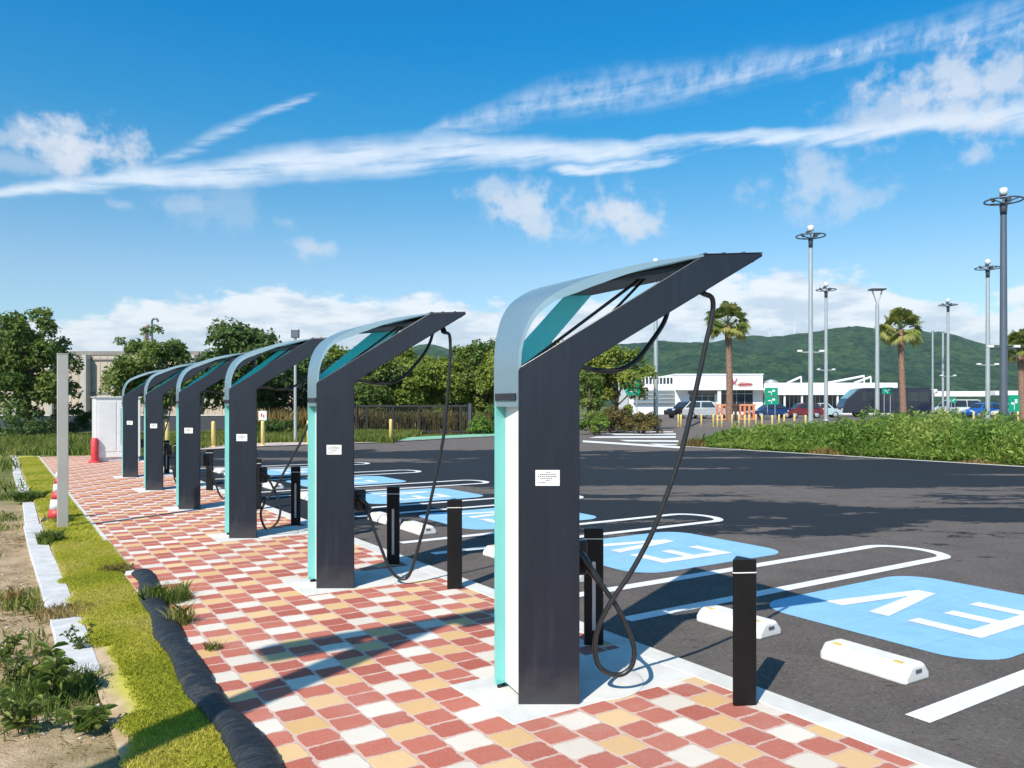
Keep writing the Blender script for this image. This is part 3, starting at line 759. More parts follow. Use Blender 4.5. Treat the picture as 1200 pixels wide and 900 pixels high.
# ------------------------------------------------------------------ left foreground: fabric roll, post, cone, cabinet
def fabric_roll():
    mb=MB(); K=22; S=np.linspace(-1.4,4.88,260); vs=[]; fs=[]
    ties=[.45,1.25,2.2,3.1,3.75,4.45]
    for s in S:
        pin=1.0
        for q in ties: pin*=1-.12*math.exp(-((s-q)/.035)**2)
        end=min(1,math.sqrt(max(0.0,(4.89-s)/.12)))
        cx=float(np.interp(s,[-1.4,.5,1.5,3.2,4.2,4.95],[-1.41,-1.40,-1.41,-1.33,-1.25,-1.20]))+.012*math.sin(s*4.7)
        w=(.086+.008*math.sin(s*5.3+1))*pin*end; h=(.042+.005*math.sin(s*3.7))*pin*end
        for k in range(K):
            a=2*math.pi*k/K
            q=1+.05*mnoise.noise(Vector((math.cos(a)*1.8,math.sin(a)*1.8,s*6)))+.06*mnoise.noise(Vector((math.cos(a)*4,math.sin(a)*4,s*16)))+.05*mnoise.noise(Vector((math.cos(a)*2,math.sin(a)*2,s*42)))
            vs.append((cx+w*q*math.cos(a),s,max(-.03,.030+h*q*math.sin(a))))
    n=len(S)
    for i in range(n-1):
        for k in range(K): fs.append((i*K+k,i*K+(k+1)%K,(i+1)*K+(k+1)%K,(i+1)*K+k))
    fs.append(tuple(range(K))); fs.append(tuple((n-1)*K+k for k in range(K-1,-1,-1)))
    o=mb.add(vs,fs,0,True).build('fabric_roll',[M['black_fabric']],None,(P0[0],P0[1],0),TH)
    props(o,'long lumpy black fabric-wrapped roll lying between the lawn and the paving','fabric roll')
fabric_roll()
def sq_post(loc,h,label):
    root=thing('steel_post',label,'post',loc,TH)
    MB().box(-.03,.03,-.03+.0,.03,0,.01).build('base',[M['post_grey']],root)
    MB().box(-.065,.065,-.04,.04,.01,h).build('post',[M['post_grey']],root,bevel=.006)
    MB().box(-.069,.069,-.044,.044,h,h+.012).build('cap',[M['post_grey']],root,bevel=.004)
sq_post(st(8.49,-1.66,0),2.33,'plain grey square steel post standing in the lawn beside a traffic cone')
def cone(loc):
    root=thing('traffic_cone','small red and white traffic cone behind the grey post on the lawn','traffic cone',loc,.4)
    MB().box(-.19,.19,-.19,.19,0,.03).build('base',[M['rubber']],root,bevel=.01)
    r=lambda z:.135-.11*(z-.03)/.65
    zs=[.03,.16,.30,.41,.52,.60,.68]; mb=MB()
    for i in range(6):
        mb.lathe([(r(zs[i]),zs[i]),(r(zs[i+1]),zs[i+1])],18,i%2)
    mb.build('cone',[M['cone_red'],M['white_plastic']],root)
cone(Vector((-6.50,11.30,.01)))
def cabinet():
    loc=st(22.3,.55,.012)
    root=thing('power_cabinet','tall white power cabinet at the far end of the charger row','cabinet',loc,TH)
    MB().box(-.56,.56,-.36,.36,.0,.13).build('plinth',[M['grey_concrete']],root)
    b=MB().box(-.6,.6,-.4,.4,.13,1.86).build('housing',[M['door']],root,bevel=.015)
    mb=MB().box(-.5,-.05,-.41,-.402,.3,1.75).box(.0,.5,-.41,-.402,.3,1.75)
    d=mb.build('door',[M['white_plastic']],root,bevel=.004)
    mb=MB()
    for k in range(18): mb.box(.06,.44,-.416,-.4105,.5+k*.06,.53+k*.06)
    mb.build('vent',[M['steel']],d)
    MB().box(-.64,.64,-.44,.44,1.86,1.89).build('roof',[M['door']],root,bevel=.01)
cabinet()
p=at(111,541,22.6)
root=thing('guard_post','red guard post standing beside the white power cabinet','guard post',(p.x,p.y,.012))
MB().lathe([(.09,0),(.10,.02),(.10,.66),(.07,.70)],16).build('post',[M['cone_red']],root)
MB().lathe([(.17,0),(.17,.03),(.11,.05)],16).build('base',[M['cone_red']],root)

# ------------------------------------------------------------------ foliage
def leaf_quads(P, size, up=.35, aspect=.55, out=None):
    """quads at points P; size array; random orientation, biased to face up / outwards"""
    n=len(P); d=rng.normal(size=(n,3)); d/=np.linalg.norm(d,axis=1)[:,None]
    nr=rng.normal(size=(n,3))*.8+np.array([0,0,up*2])
    if out is not None: nr+=out*1.1
    nr/=np.linalg.norm(nr,axis=1)[:,None]
    a=np.cross(nr,d); a/=np.linalg.norm(a,axis=1)[:,None]; b=np.cross(nr,a)
    s=size[:,None]*.5
    A=a*s; B=b*s*aspect
    return np.stack([P-A,P+B*1.0-A*.1,P+A,P-B*1.0-A*.1],axis=1).reshape(-1,3)
def crown_points(n, clumps):
    """clumps: (x,y,z,r) -> points in the outer part of each clump"""
    C=np.array(clumps); w=C[:,3]**2; idx=rng.choice(len(C),n,p=w/w.sum())
    d=rng.normal(size=(n,3)); d/=np.linalg.norm(d,axis=1)[:,None]; d[:,2]=np.where(d[:,2]<-.5,-d[:,2]*.6,d[:,2])
    r=(.45+.62*rng.random(n)**.6)
    P=C[idx,:3]+d*(C[idx,3]*r)[:,None]
    tint=np.clip(.45*rng.random(n)+.55*rng.random(len(C))[idx],0,1)
    return P,d,tint
def tree(label, loc, h, cr, mat='leaf_mid', name='tree', n=5200, leaf=.26, trunk_h=None, group=None, squash=1.0, seed=0, nc=34):
    root=thing(name,label,'tree',loc,0,group); rr=random.Random(seed)
    th=trunk_h if trunk_h is not None else h*.28
    rz=(h-th)/2*squash; zc=th+(h-th)/2
    cl=[]
    for i in range(nc):
        while True:
            x,y,z=[rr.uniform(-1,1) for _ in range(3)]
            if x*x+y*y+z*z<=1 and x*x+y*y+z*z>.12: break
        taper=1-.35*max(0,z)
        k=rr.uniform(.17,.34)*cr
        cl.append((x*cr*.86*taper,y*cr*.86*taper,zc+z*(h-th)/2*.86,k))
    for i in range(6):
        a=rr.uniform(0,6.28); cl.append((cr*.95*math.cos(a)*rr.uniform(.5,1),cr*.95*math.sin(a)*rr.uniform(.5,1),zc+rr.uniform(-.6,.9)*(h-th)/2,cr*.13))
    n=int(n*1.7); P,d,tint=crown_points(n,cl)
    quads('crown',leaf_quads(P,leaf*(.6+.8*rng.random(n)),.3,.6,d),4,M[mat],root,tint)
    mb=MB(); r0=.035*h*.8
    lean=[rr.uniform(-.2,.2),rr.uniform(-.2,.2)]
    spine=[Vector((lean[0]*k,lean[1]*k,h*.72*k)) for k in (0,.25,.5,.75,1)]
    mb.tube(spine,[r0,r0*.85,r0*.65,r0*.42,r0*.2],8)
    for c in rr.sample(cl,min(14,len(cl))):
        k=rr.uniform(.3,.75); st0=Vector((lean[0]*k,lean[1]*k,h*.72*k)); e=Vector(c[:3])
        m_=st0.lerp(e,.5)+Vector((0,0,-.1*h*.2))
        mb.tube([st0,m_,e],[r0*.4,r0*.25,r0*.08],5)
    mb.build('trunk',[M['bark']],root)
    return root
def gnd(x,Y): return ((x-600)/FOC*Y, Y, -.05)
def ht(y,Y): return CH+(475-y)/FOC*Y
# trees on the left, by the warehouse
tree('tall loose olive-green tree at the left edge in front of the beige wall',gnd(34,43),ht(352,43),2.5,'leaf_mid',n=7500,leaf=.23,trunk_h=.5,seed=1,nc=60)
tree('dark green tree cut by the left edge of the picture',gnd(-32,46),ht(366,46),2.6,'leaf_dark',n=5000,seed=2,trunk_h=1.0)
tree('airy pale-leaved tree rising behind the white power cabinet',gnd(178,44),ht(380,44),2.5,'leaf_mid',n=6500,leaf=.23,trunk_h=.8,seed=3,nc=56)
tree('rounded dense dark green tree behind the third and fourth chargers',gnd(283,50),ht(373,50),3.3,'leaf_dark',n=10000,leaf=.27,trunk_h=.6,seed=5,nc=64)
tree('low dark bushy tree between the rounded tree and the hedge',gnd(345,54),ht(398,54),3.0,'leaf_dark',n=5200,seed=6,trunk_h=.5)
hx=[(395,58,396),(432,56,404),(468,60,402),(505,57,414),(540,60,408),(572,58,403),(604,56,405),(640,58,400)]
HL=['yellow-green tree behind the second charger, leftmost of the tree belt','bushy tree above the left end of the black gate','tall light green tree in the belt above the middle of the gate','low tree in the dip of the tree belt, right of the middle of the gate','light green tree in the belt above the right end of the gate','tree in the belt just left of the nearest charger','tree in the belt directly behind the nearest charger','tree seen through the open canopy of the nearest charger']
for i,(x,Y,y) in enumerate(hx):
    tree(HL[i],gnd(x,Y),ht(y-6,Y),2.9,['leaf_light','leaf_mid','leaf_light','leaf_light'][i%4],n=6200,leaf=.25,trunk_h=.3,seed=20+i,group='tree belt behind the gate',nc=36)
tree('autumn-tinged yellow-green tree right of the nearest charger column',gnd(722,54),ht(402,54),2.7,'leaf_light',n=6500,leaf=.22,trunk_h=1.5,seed=40,nc=36)
tree('slim half-bare tree beside the nearest charger column',gnd(690,50),ht(430,50),1.3,'leaf_mid',n=1800,leaf=.2,trunk_h=1.2,seed=41)
def shrub(label,loc,h,r,mat,n,leaf,seed,group=None):
    root=thing('shrub',label,'shrub',loc,0,group); rr=random.Random(seed); cl=[]
    for i in range(26):
        a=rr.uniform(0,6.28); q=math.sqrt(rr.random())*r*.85; z=rr.uniform(.15,.85)*h*(1-.5*(q/r)**2)
        cl.append((q*math.cos(a),q*math.sin(a),z,rr.uniform(.16,.30)*min(r,h)))
    P,d,tint=crown_points(n,cl); P[:,2]=np.abs(P[:,2])
    quads('crown',leaf_quads(P,leaf*(.6+.8*rng.random(n)),.3,.5,d),4,M[mat],root,tint)
    mb=MB()
    for c in cl[:12]: mb.tube([(0,0,0),(c[0]*.5,c[1]*.5,c[2]*.6),(c[0],c[1],c[2])],[.03,.02,.008],5)
    mb.build('stems',[M['bark']],root)
shrub('reddish-brown brush at the kerb right of the nearest charger',gnd(714,47),1.9,1.5,'brush',3600,.16,1)
shrub('lower reddish-brown brush next to the hatched crossing',gnd(752,46),1.45,1.25,'brush',3000,.15,2)
shrub('fresh green bush under the green arrow sign',gnd(738,49.5),2.0,1.1,'leaf_light',2600,.15,3)
shrub('green bush at the foot of the nearest charger column, before the brush',gnd(694,44),1.5,1.0,'berm',2600,.14,4)
shrub('dense green bush right of the black gate',gnd(574,46),1.9,1.2,'leaf_mid',3200,.15,5)
shrub('pale green grassy bush at the gate end post',gnd(560,44.5),1.2,.7,'berm',2000,.13,6)
shrub('dark low shrub before the warehouse wall behind the cabinet',gnd(88,47),2.2,1.3,'leaf_dark',2600,.18,7)
shrub('dark shrub in the shade under the tall tree at the left edge',gnd(22,40),1.5,1.9,'leaf_dark',3600,.16,8)
shrub('dark green shrub in front of the dry reeds, left of the lamp post',gnd(322,42),1.15,1.5,'leaf_dark',3000,.14,9)
shrub('scrubby shrub left of the frame edge by the drain',(-6.35,7.0,-.05),1.25,.62,'weed',2200,.09,10)
def N2(a,b,f,o=0): return mnoise.noise(Vector((a*f+o,b*f-o,o*1.7)))
def tufts(name,label,cat,fn,n,mat,w,h0,h1,lean=.35,kind='stuff',bend=.5):
    """grass blades as triangles+tips; fn(n) gives base points (n,3) and per-blade height factor"""
    P,k=fn(n); n=len(P)
    a=rng.random(n)*6.283; H=(h0+(h1-h0)*rng.random(n))*k
    side=np.stack([np.cos(a),np.sin(a),0*a],1)*(w*(.6+.8*rng.random(n)))[:,None]*.5
    b=rng.random(n)*6.283; L=np.stack([np.cos(b),np.sin(b),0*b],1)*(H*lean*rng.random(n))[:,None]
    mid=P+L*.4+np.stack([0*H,0*H,H*.6],1); tip=P+L*1.2+np.stack([0*H,0*H,H*(1-bend*.2)],1)
    vs=np.stack([P-side,P+side,mid+side*.75,tip,mid-side*.75],1).reshape(-1,3)
    tn=np.array([N2(a,b,1.7,21) for a,b in P[:,:2]]) if n else 0
    o=quads(name,vs,5,M[mat],None,np.clip(.55*rng.random(n)+.22+.75*tn,0,1)); props(o,label,cat,None,kind); return o
def rowpts(s0,s1,t0,t1,dens=None,z=0.0,pw=1.0):
    def fn(n):
        s=s0+(s1-s0)*rng.random(n)**pw; t=t0+(t1-t0)*rng.random(n)
        k=np.ones(n)
        if dens is not None:
            d=np.array([dens(a,b) for a,b in zip(s,t)]); keep=rng.random(n)<d; s,t,k=s[keep],t[keep],(.45+.55*d)[keep]
        P=np.stack([P0[0]+s*U[0]+t*V[0],P0[1]+s*U[1]+t*V[1],np.full(len(s),z)],1); return P,k
    return fn
def lawn_d(s,t):
    edge=min(1,max(0,(t+1.88+.10*N2(s,0,1.7,3)+.10*N2(s,t,5,8))/.10))*min(1,max(0,(-1.36-t)/.06)) if s<5 else min(1,max(0,(t+1.88)/.1))
    if 1.0<s<2.4: edge*=min(1,max(.0,(t+1.78+.08*N2(s,t,6,1))/.12))
    return max(0,min(1,(1.0+.8*N2(s,t,1.6))))*edge
tufts('lawn_grass','short yellow-green grass growing in the strip beside the paving','grass',rowpts(-.9,7,-1.93,-1.28,lawn_d,.012,1.0),300000,'grass_y',.006,.012,.036,.9)
tufts('lawn_grass','short yellow-green grass farther along the strip beside the paving','grass',rowpts(7,25,-1.93,-1.33,lawn_d,.012,.9),130000,'grass_y',.012,.02,.055,.9)
def weed_d(s,t): return max(0,min(1,(N2(s,t,.75,5)*1.6+N2(s,t,3.5,2)*.7-.1)))
tufts('weeds','patches of low weeds and grass scattered on the bare sandy soil','weeds',rowpts(.8,16,-6.5,-2.08,weed_d,-.05,1.0),90000,'grass_g',.012,.03,.16,.8)
def weed_near(s,t):
    a=math.exp(-((s-1.75)/.42)**2-((t+2.12)/.30)**2); return min(1,max(0,a*1.5+.35*N2(s,t,4,2)-.15))
tufts('weeds','thicket of low green weeds in the near left corner','weeds',rowpts(.9,2.9,-2.7,-1.78,weed_near,-.05),9000,'weed',.009,.03,.13,.8)
def verge_d(s,t): return max(0,min(1,.35+1.1*N2(s,t,.35,7)))
tufts('verge_grass','tall green grass along the far left verge','grass',rowpts(14,46,-18,-1.9,verge_d,-.05),60000,'grass_g',.03,.10,.36,.6)
tufts('verge_grass','bright green grass behind the far pavement','grass',lambda n:(np.stack([rng.uniform(-17,-5.2,n),rng.uniform(34.5,46,n),np.full(n,-.05)],1),np.ones(n)),45000,'grass_g',.03,.10,.45,.6)
def beyond(n):
    x=np.where(rng.random(n)<.9,rng.uniform(-16.5,-9.2,n),rng.uniform(-9.2,-2,n)); y=47.2+rng.random(n)*6; return np.stack([x,y,np.full(n,-.05)],1),.5+.5*rng.random(n)
tufts('verge_grass','rough green grass and weeds behind the white power cabinet','grass',lambda n:(np.stack([rng.uniform(-32,-11.6,n),rng.uniform(26.8,41,n),np.full(n,-.05)],1),.4+.8*np.abs(np.sin(np.arange(n)*.7))),60000,'grass_g',.03,.08,.36,.6)
tufts('verge_grass','olive and brown undergrowth right behind the black gate','grass',lambda n:(np.stack([rng.uniform(-9.6,-1.5,n),rng.uniform(47.4,52,n),np.full(n,-.05)],1),np.ones(n)),22000,'brush',.06,.5,1.5,.6)
tufts('dry_reeds','dry orange-brown reeds behind the gate and the dark shrubs','reeds',beyond,15000,'reed',.05,.8,2.0,.45)
def tuft_at(s,t,n,r,mat,h0,h1,label,w=.008):
    def fn(k):
        a=rng.random(k)*6.28; q=np.sqrt(rng.random(k))*r; c=st(s,t)
        return np.stack([c.x+q*np.cos(a),c.y+q*np.sin(a),np.full(k,.0)],1),np.ones(k)
    o=tufts('grass_tuft',label,'grass tuft',fn,n,mat,w,h0,h1,.9,None); return o
for s,t,n_,r,m_,h0,h1,l in [(3.55,-1.20,420,.20,'grass_g',.06,.22,'wild grass tuft spilling over the black roll onto the paving'),(2.75,-1.24,130,.10,'grass_g',.06,.24,'thin seeding grass tuft beside the black roll, nearer than the big tuft'),
    (1.95,-1.17,60,.06,'grass_g',.03,.10,'tiny grass tuft on the middle of the black roll'),(7.3,-1.86,330,.13,'weed',.08,.24,'leafy green tuft at the drain channel near the grey post'),(9.0,-1.62,260,.14,'grass_g',.05,.16,'grass tuft at the foot of the grey post'),
    (5.1,-1.40,240,.16,'reed',.04,.12,'dried brown tuft where the black roll ends'),(3.6,-1.93,520,.22,'reed',.02,.09,'dried brown grass lying across the drain channel'),(12.4,-1.95,420,.2,'weed',.08,.26,'dark green tuft over the drain channel beyond the traffic cone'),(4.3,-2.28,60,.06,'reed',.05,.2,'straw-coloured tuft left of the drain channel')]:
    tuft_at(s,t,int(n_*1.8),r,m_,h0*.8,h1*.85,l,.0055 if m_!='weed' else .012)
def litter_d(s,t): return max(.12,min(1,.35+1.1*N2(s,t,1.1,12)))
tufts('dry_litter','dry straw and dead stalks lying on the sandy soil','litter',rowpts(.7,9,-5.5,-1.74,litter_d,-.045,1.3),26000,'reed',.005,.008,.03,6.0)
def stones():
    mb=MB(); rr=random.Random(9)
    for i in range(420):
        s_,t_=rr.uniform(.8,6.5),rr.uniform(-3.6,-1.72); r=rr.uniform(.004,.016); c=(t_,s_,-.048)
        if t_>-2.08 and s_>1.95: continue
        vs=[(c[0]+r*a*rr.uniform(.7,1.2),c[1]+r*b*rr.uniform(.7,1.2),c[2]+r*q*rr.uniform(.6,.9)) for a,b,q in ((1,0,.2),(-1,0,.2),(0,1,.2),(0,-1,.2),(0,0,1),(0,0,-.5))]
        mb.add(vs,[(0,2,4),(2,1,4),(1,3,4),(3,0,4),(2,0,5),(1,2,5),(3,1,5),(0,3,5)])
    o=mb.build('soil_stones',[M['grey_concrete']],None,(P0[0],P0[1],0),TH); props(o,'small pale stones scattered on the sandy soil','stones',None,'stuff')
stones()
def weed_plant(loc,h,nst,label,seed,lw=.05,ll=.16,spread=.22):
    root=thing('weed_plant',label,'weed',loc,0); rr=random.Random(seed); mb=MB(); lf=[]; tint=[]
    for i in range(nst):
        a=rr.uniform(0,6.28); hh=h*rr.uniform(.6,1.0); ex=spread*rr.uniform(.3,1)
        pts=[Vector((0,0,0)),Vector((math.cos(a)*ex*.35,math.sin(a)*ex*.35,hh*.5)),Vector((math.cos(a)*ex,math.sin(a)*ex,hh))]
        pts=smooth_path(pts,5); mb.tube(pts,[.005-.0035*k/len(pts) for k in range(len(pts))],5)
        for k in range(2,len(pts)):
            for _ in range(2):
                b=rr.uniform(0,6.28); d=Vector((math.cos(b),math.sin(b),rr.uniform(.0,.8))).normalized()
                L=ll*rr.uniform(.5,1); W=lw*rr.uniform(.6,1); w=d.cross(Vector((0,0,1))).normalized()
                p=pts[k]; m1=p+d*L*.35+Vector((0,0,.01)); m2=p+d*L*.7; tp=p+d*L-Vector((0,0,L*.25))
                nn=Vector((0,0,W*.25))
                lf+=[p,m1+w*W*.5+nn,m2+w*W*.42+nn*.7,tp]; tint.append(rr.random())
                lf+=[p,tp,m2-w*W*.42+nn*.7,m1-w*W*.5+nn]; tint.append(tint[-1])
    mb.build('stems',[M['bark']],root)
    quads('leaves',np.array([tuple(q) for q in lf]),4,M['weed'],root,tint)
for i,(px,py,h,ns,l,lw,ll,sp) in enumerate([(60,815,.36,4,'broad-leaved green weed at the near end of the drain channel',.05,.17,.16),(30,850,.26,6,'low dark weed at the bottom left corner, before the broad-leaved weed',.035,.10,.2),(100,850,.16,5,'yellow-green weed at the bottom edge beside the lawn',.03,.14,.12),
      (95,760,.22,5,'dark trailing weed with small leaves growing over the drain channel',.02,.06,.16),(12,800,.30,5,'feathery weed on the sandy soil at the left edge',.018,.07,.14),(190,716+14,.12,5,'small weed growing on the black roll',.015,.07,.1),(0,770,.24,5,'pale weed on the bare soil half out of frame',.02,.08,.14)]):
    x,y=gp(px,py); weed_plant((x,y,-.04),h*.85,ns,l,60+i,lw*.75,ll*.8,sp*.85)

# planted verge across the lot: low soil mound + dense leafy mass
def berm():
    mb=MB(); S=np.linspace(-14,19.6,60); T=np.linspace(20.92,29.5,14); vs=[]
    for s in S:
        for t in T:
            k=(t-20.92)/(29.5-20.92); e=min(1,max(0,(19.7-s)/2.5))
            vs.append((t,s,-.06+.42*math.sin(math.pi*min(1,k*1.35))**.7*e*(k<.74)+(.0)))
    m_=len(T)
    mb.add(vs,[(i*m_+j,(i+1)*m_+j,(i+1)*m_+j+1,i*m_+j+1) for i in range(len(S)-1) for j in range(m_-1)],0,True)
    o=mb.build('verge_mound',M['ground'],None,(P0[0],P0[1],0),TH); o['kind']='structure'
    n=150000
    s=rng.uniform(-14,19.9,n); t=21.05+7.5*rng.random(n)**1.25
    hh=np.array([.74+.5*N2(a,b,.35,1)+.6*N2(a,b,1.1,4)+.55*N2(a,b,2.7,6) for a,b in zip(s,t)])
    edge=np.clip((t-20.9)/.9,.22,1)*np.clip((20.1-s)/1.6,.15,1)*np.interp(s,[8,13,16,19.5],[1.08,.95,.68,.42])
    hh=np.clip(hh,.18,2)*edge
    z=.25*np.clip((t-20.9)/2,0,1)+hh*(1-rng.random(n)**1.6*.85)
    P=np.stack([P0[0]+s*U[0]+t*V[0],P0[1]+s*U[1]+t*V[1],z],1)
    pn=np.array([N2(a,b,.5,9) for a,b in zip(s,t)])
    tint=np.clip(.50+.9*pn+.6*(rng.random(n)-.5),0,1)
    o=quads('verge_plants',leaf_quads(P,.05+.17*rng.random(n)**1.5,.45,.38),4,M['berm'],None,tint)
    props(o,'dense leafy green ground cover filling the long verge across the car park','ground cover',None,'stuff')
    def stems(n):
        s=rng.uniform(-14,19.9,n); t=21.0+7*rng.random(n)
        hh=np.array([.8+.5*N2(a,b,.35,1)+.5*N2(a,b,1.3,14) for a,b in zip(s,t)])*np.clip((t-20.8)/.9,.2,1)*np.interp(s,[8,13,16,19.5],[1.08,.95,.68,.45])
        return np.stack([P0[0]+s*U[0]+t*V[0],P0[1]+s*U[1]+t*V[1],.1+0*s],1),np.clip(hh,.1,2)
    tufts('verge_stems','upright grass stems standing out of the long verge','grass',stems,20000,'berm',.017,.6,1.4,.45)
    def dry(n):
        s=rng.uniform(-14,19.7,n); t=20.88+.45*rng.random(n); k=np.array([max(0,N2(a,0,.5,3)*2+.1) for a in s])
        return np.stack([P0[0]+s*U[0]+t*V[0],P0[1]+s*U[1]+t*V[1],-.03+0*s],1),np.clip(k,.05,1)
    tufts('dry_grass','dry straw-coloured grass along the foot of the verge','grass',dry,16000,'reed',.02,.2,.55,.5)
berm()

# ------------------------------------------------------------------ palms
def palm(label,loc,h,rc,seed):
    root=thing('palm_tree',label,'palm tree',loc,0,'palm trees by the shops'); rr=random.Random(seed)
    mb=MB(); pts=[];rad=[]
    for i in range(26):
        k=i/25; pts.append((.15*math.sin(k*2+seed),.1*k,h*k)); rad.append((.30-.08*k+.10*max(0,k-.72)/.28)*(1+.07*(i%2)))
    mb.tube(pts,rad,10); mb.build('trunk',[M['palm_bark']],root)
    lf=[];tint=[]; top=Vector(pts[-1])
    for f in range(84):
        a=rr.uniform(0,6.283); el=rr.uniform(-.75,1.5); L=rc*rr.uniform(.40,.70)
        d=Vector((math.cos(a)*math.cos(el),math.sin(a)*math.cos(el),math.sin(el)))
        w=d.cross(Vector((0,0,1))).normalized(); w=(Matrix.Rotation(rr.uniform(-.9,.9),3,d)@w).normalized(); c=top+d*L; upv=w.cross(d)
        q=top.copy(); lf+=[q-w*.025,q+w*.025,c+w*.015,c-w*.015]; tint.append(.6)
        tn=rr.random() if el>-.4 else .75+.25*rr.random()
        for j in range(15):
            b=(j-7)/7*1.25; dd=(d*math.cos(b)+w*math.sin(b)).normalized(); ll=rc*.48*(1-.25*abs(b))*rr.uniform(.85,1.1)
            ww=(w*math.cos(b)-d*math.sin(b))*.07
            e=c+dd*ll*.65+upv*.03; tp=c+dd*ll-Vector((0,0,ll*.28))
            lf+=[c,e+ww,tp,e-ww]; tint.append(min(1,max(0,tn+rr.uniform(-.2,.2))))
    quads('fronds',np.array([tuple(q) for q in lf]),4,M['palm_leaf'],root,tint)
palm('fan palm in front of the white shop, right of the hanging charger cable',gnd(853,66)[:2]+(.3,),ht(378,66)-.3,1.95,1)
palm('fan palm rising above the dark coach on the right',gnd(1057,72)[:2]+(.35,),ht(386,72)-.35,2.1,2)
palm('fan palm cut by the right edge of the picture',gnd(1199,70)[:2]+(.35,),ht(408,70)-.35,1.9,3)

# ------------------------------------------------------------------ lamp masts and poles
def ring_mast(x,ytop,H,rad,label,arm_y=None,dark=False,side=.9):
    Y=(H-CH)/(475-ytop)*FOC; z0=-.05 if Y<62 else .35
    root=thing('light_mast',label,'light mast',((x-600)/FOC*Y,Y,z0),0,'tall light masts with ring frames'); H=H-z0
    pm=M['steel_dark'] if dark else M['steel']
    mb=MB(); mb.tube([(0,0,0),(0,0,H*.35),(0,0,H-.9)],[rad,rad*.9,rad*.72],14); pole=mb.build('pole',[pm],root)
    MB().lathe([(rad*1.7,0),(rad*1.7,.05),(rad*1.1,.12)],14).build('base_plate',[pm],pole)
    MB().lathe([(rad*.74,H-1.3),(rad*.86,H-1.0),(rad*.95,H-.8),(rad*.7,H-.75)],12).build('collar',[M['fitting']],root)
    fr=MB().torus((0,0,H-.62),.80,.04,28,6)
    for a in range(4):
        an=a*math.pi/2+.4; fr.tube([(0,0,H-.75),(.8*math.cos(an),.8*math.sin(an),H-.62)],.03,6)
    ring=fr.build('ring_frame',[M['steel_dark']],root)
    for a in (.6,2.4,4.1):
        Mm=Matrix.Translation((.45*math.cos(a),.45*math.sin(a),H-.5))@Matrix.Rotation(a,4,'Z')@Matrix.Rotation(R(35),4,'Y')
        MB().box(-.05,.08,-.13,.13,-.10,.10,0,Mm).build('floodlight',[M['fitting']],root,bevel=.02)
    MB().lathe([(.05,H-.75),(.05,H-.35),(.17,H-.33),(.17,H-.05),(.08,H)],14).build('camera_housing',[M['white_plastic']],root)
    if arm_y is not None:
        z=CH+(475-arm_y)/FOC*Y-z0
        MB().tube([(-side*.7,0,z),(side*.7,0,z)],.045,6).build('cross_arm',[pm],root)
        for sx in (-1,1): MB().box(sx*side*.7-.13,sx*side*.7+.13,-.1,.1,z+.02,z+.14).build('small_floodlight',[M['white_plastic']],root,bevel=.02)
ring_mast(950,264,12,.15,'tall pale light mast, leftmost of the ring-topped masts',413)
ring_mast(968,331,12,.16,'shorter light mast just right of the tallest pale one',434)
ring_mast(1111,350,12,.16,'distant ring-topped light mast between the palm and the right-hand masts',441)
ring_mast(1157.5,304,12,.16,'pale ring-topped light mast second from the right edge',428)
ring_mast(1176,220,12,.185,'thick dark grey-blue light mast tallest of all near the right edge',408,True)
ring_mast(768.5,303,12,.17,'light mast whose top shows above the canopy of the nearest charger')
def panel_lamp(x,ytop,H,rad,label):
    Y=(H-CH)/(475-ytop)*FOC; root=thing('street_lamp',label,'street lamp',((x-600)/FOC*Y,Y,-.05),0)
    MB().tube([(0,0,0),(0,0,H-.9)],[rad,rad*.75],12).build('pole',[M['steel']],root)
    MB().tube([(0,0,H-.9),(-.28,0,H-.1)],.035,6).tube([(0,0,H-.9),(.28,0,H-.1)],.035,6).build('bracket',[M['steel']],root)
    MB().box(-.42,.42,-.28,.28,H-.1,H-.02).build('lamp_head',[M['steel_dark']],root,bevel=.02)
panel_lamp(1028,337,8.2,.13,'street lamp with flat panel head on a V bracket, left of the middle palm')
def plain_pole(x,ytop,Y,rad,label,name='flag_pole',cat='pole'):
    z0=.35; root=thing(name,label,cat,((x-600)/FOC*Y,Y,z0)); h=ht(ytop,Y)-z0
    MB().tube([(0,0,0),(0,0,h)],[rad,rad*.8],10).build('pole',[M['steel']],root)
    MB().lathe([(rad*1.3,h),(rad*1.5,h+.06),(.01,h+.12)],10).build('finial',[M['steel']],root)
plain_pole(1093,388,80,.10,'thin pale pole left of the pair in front of the hill')
plain_pole(1105,389,82,.12,'thin pale pole right of its neighbour, before the hill')
def floodpost(x,ytop,Y,label,base=None):
    h=ht(ytop,Y); root=thing('floodlight_post',label,'floodlight post',((x-600)/FOC*Y,Y,-.05),0)
    MB().tube([(0,0,0),(0,0,h-.3)],[.07,.055],10).build('pole',[M['steel']],root)
    MB().box(-.17,.17,-.10,.10,h-.32,h+.05).build('floodlight',[M['steel_dark']],root,bevel=.02)
    MB().box(-.05,.05,-.05,.05,h-.55,h-.3).build('bracket',[M['steel_dark']],root)
floodpost(346,386,34.7,'grey lamp post with square floodlight behind the second charger')
floodpost(566,404,66,'floodlight post peeping over the trees left of the nearest charger')
# stand-in post added out of view on the left to shade the paving
root=thing('stand_in_post','unseen grey stand-in post left of the frame, added to shade the paving','lamp post',(-3.45,.80,-.05),TH)
MB().box(-.10,.10,-.10,.10,0,5.55).build('pole',[M['post_grey']],root,bevel=.01)
MB().box(-.95,.75,-.09,.09,5.5,5.62).build('arm',[M['post_grey']],root,bevel=.01)
for x in (-.85,.6): MB().box(x-.3,x+.3,-.16,.16,5.36,5.50).build('lamp_head',[M['steel_dark']],root,bevel=.02)

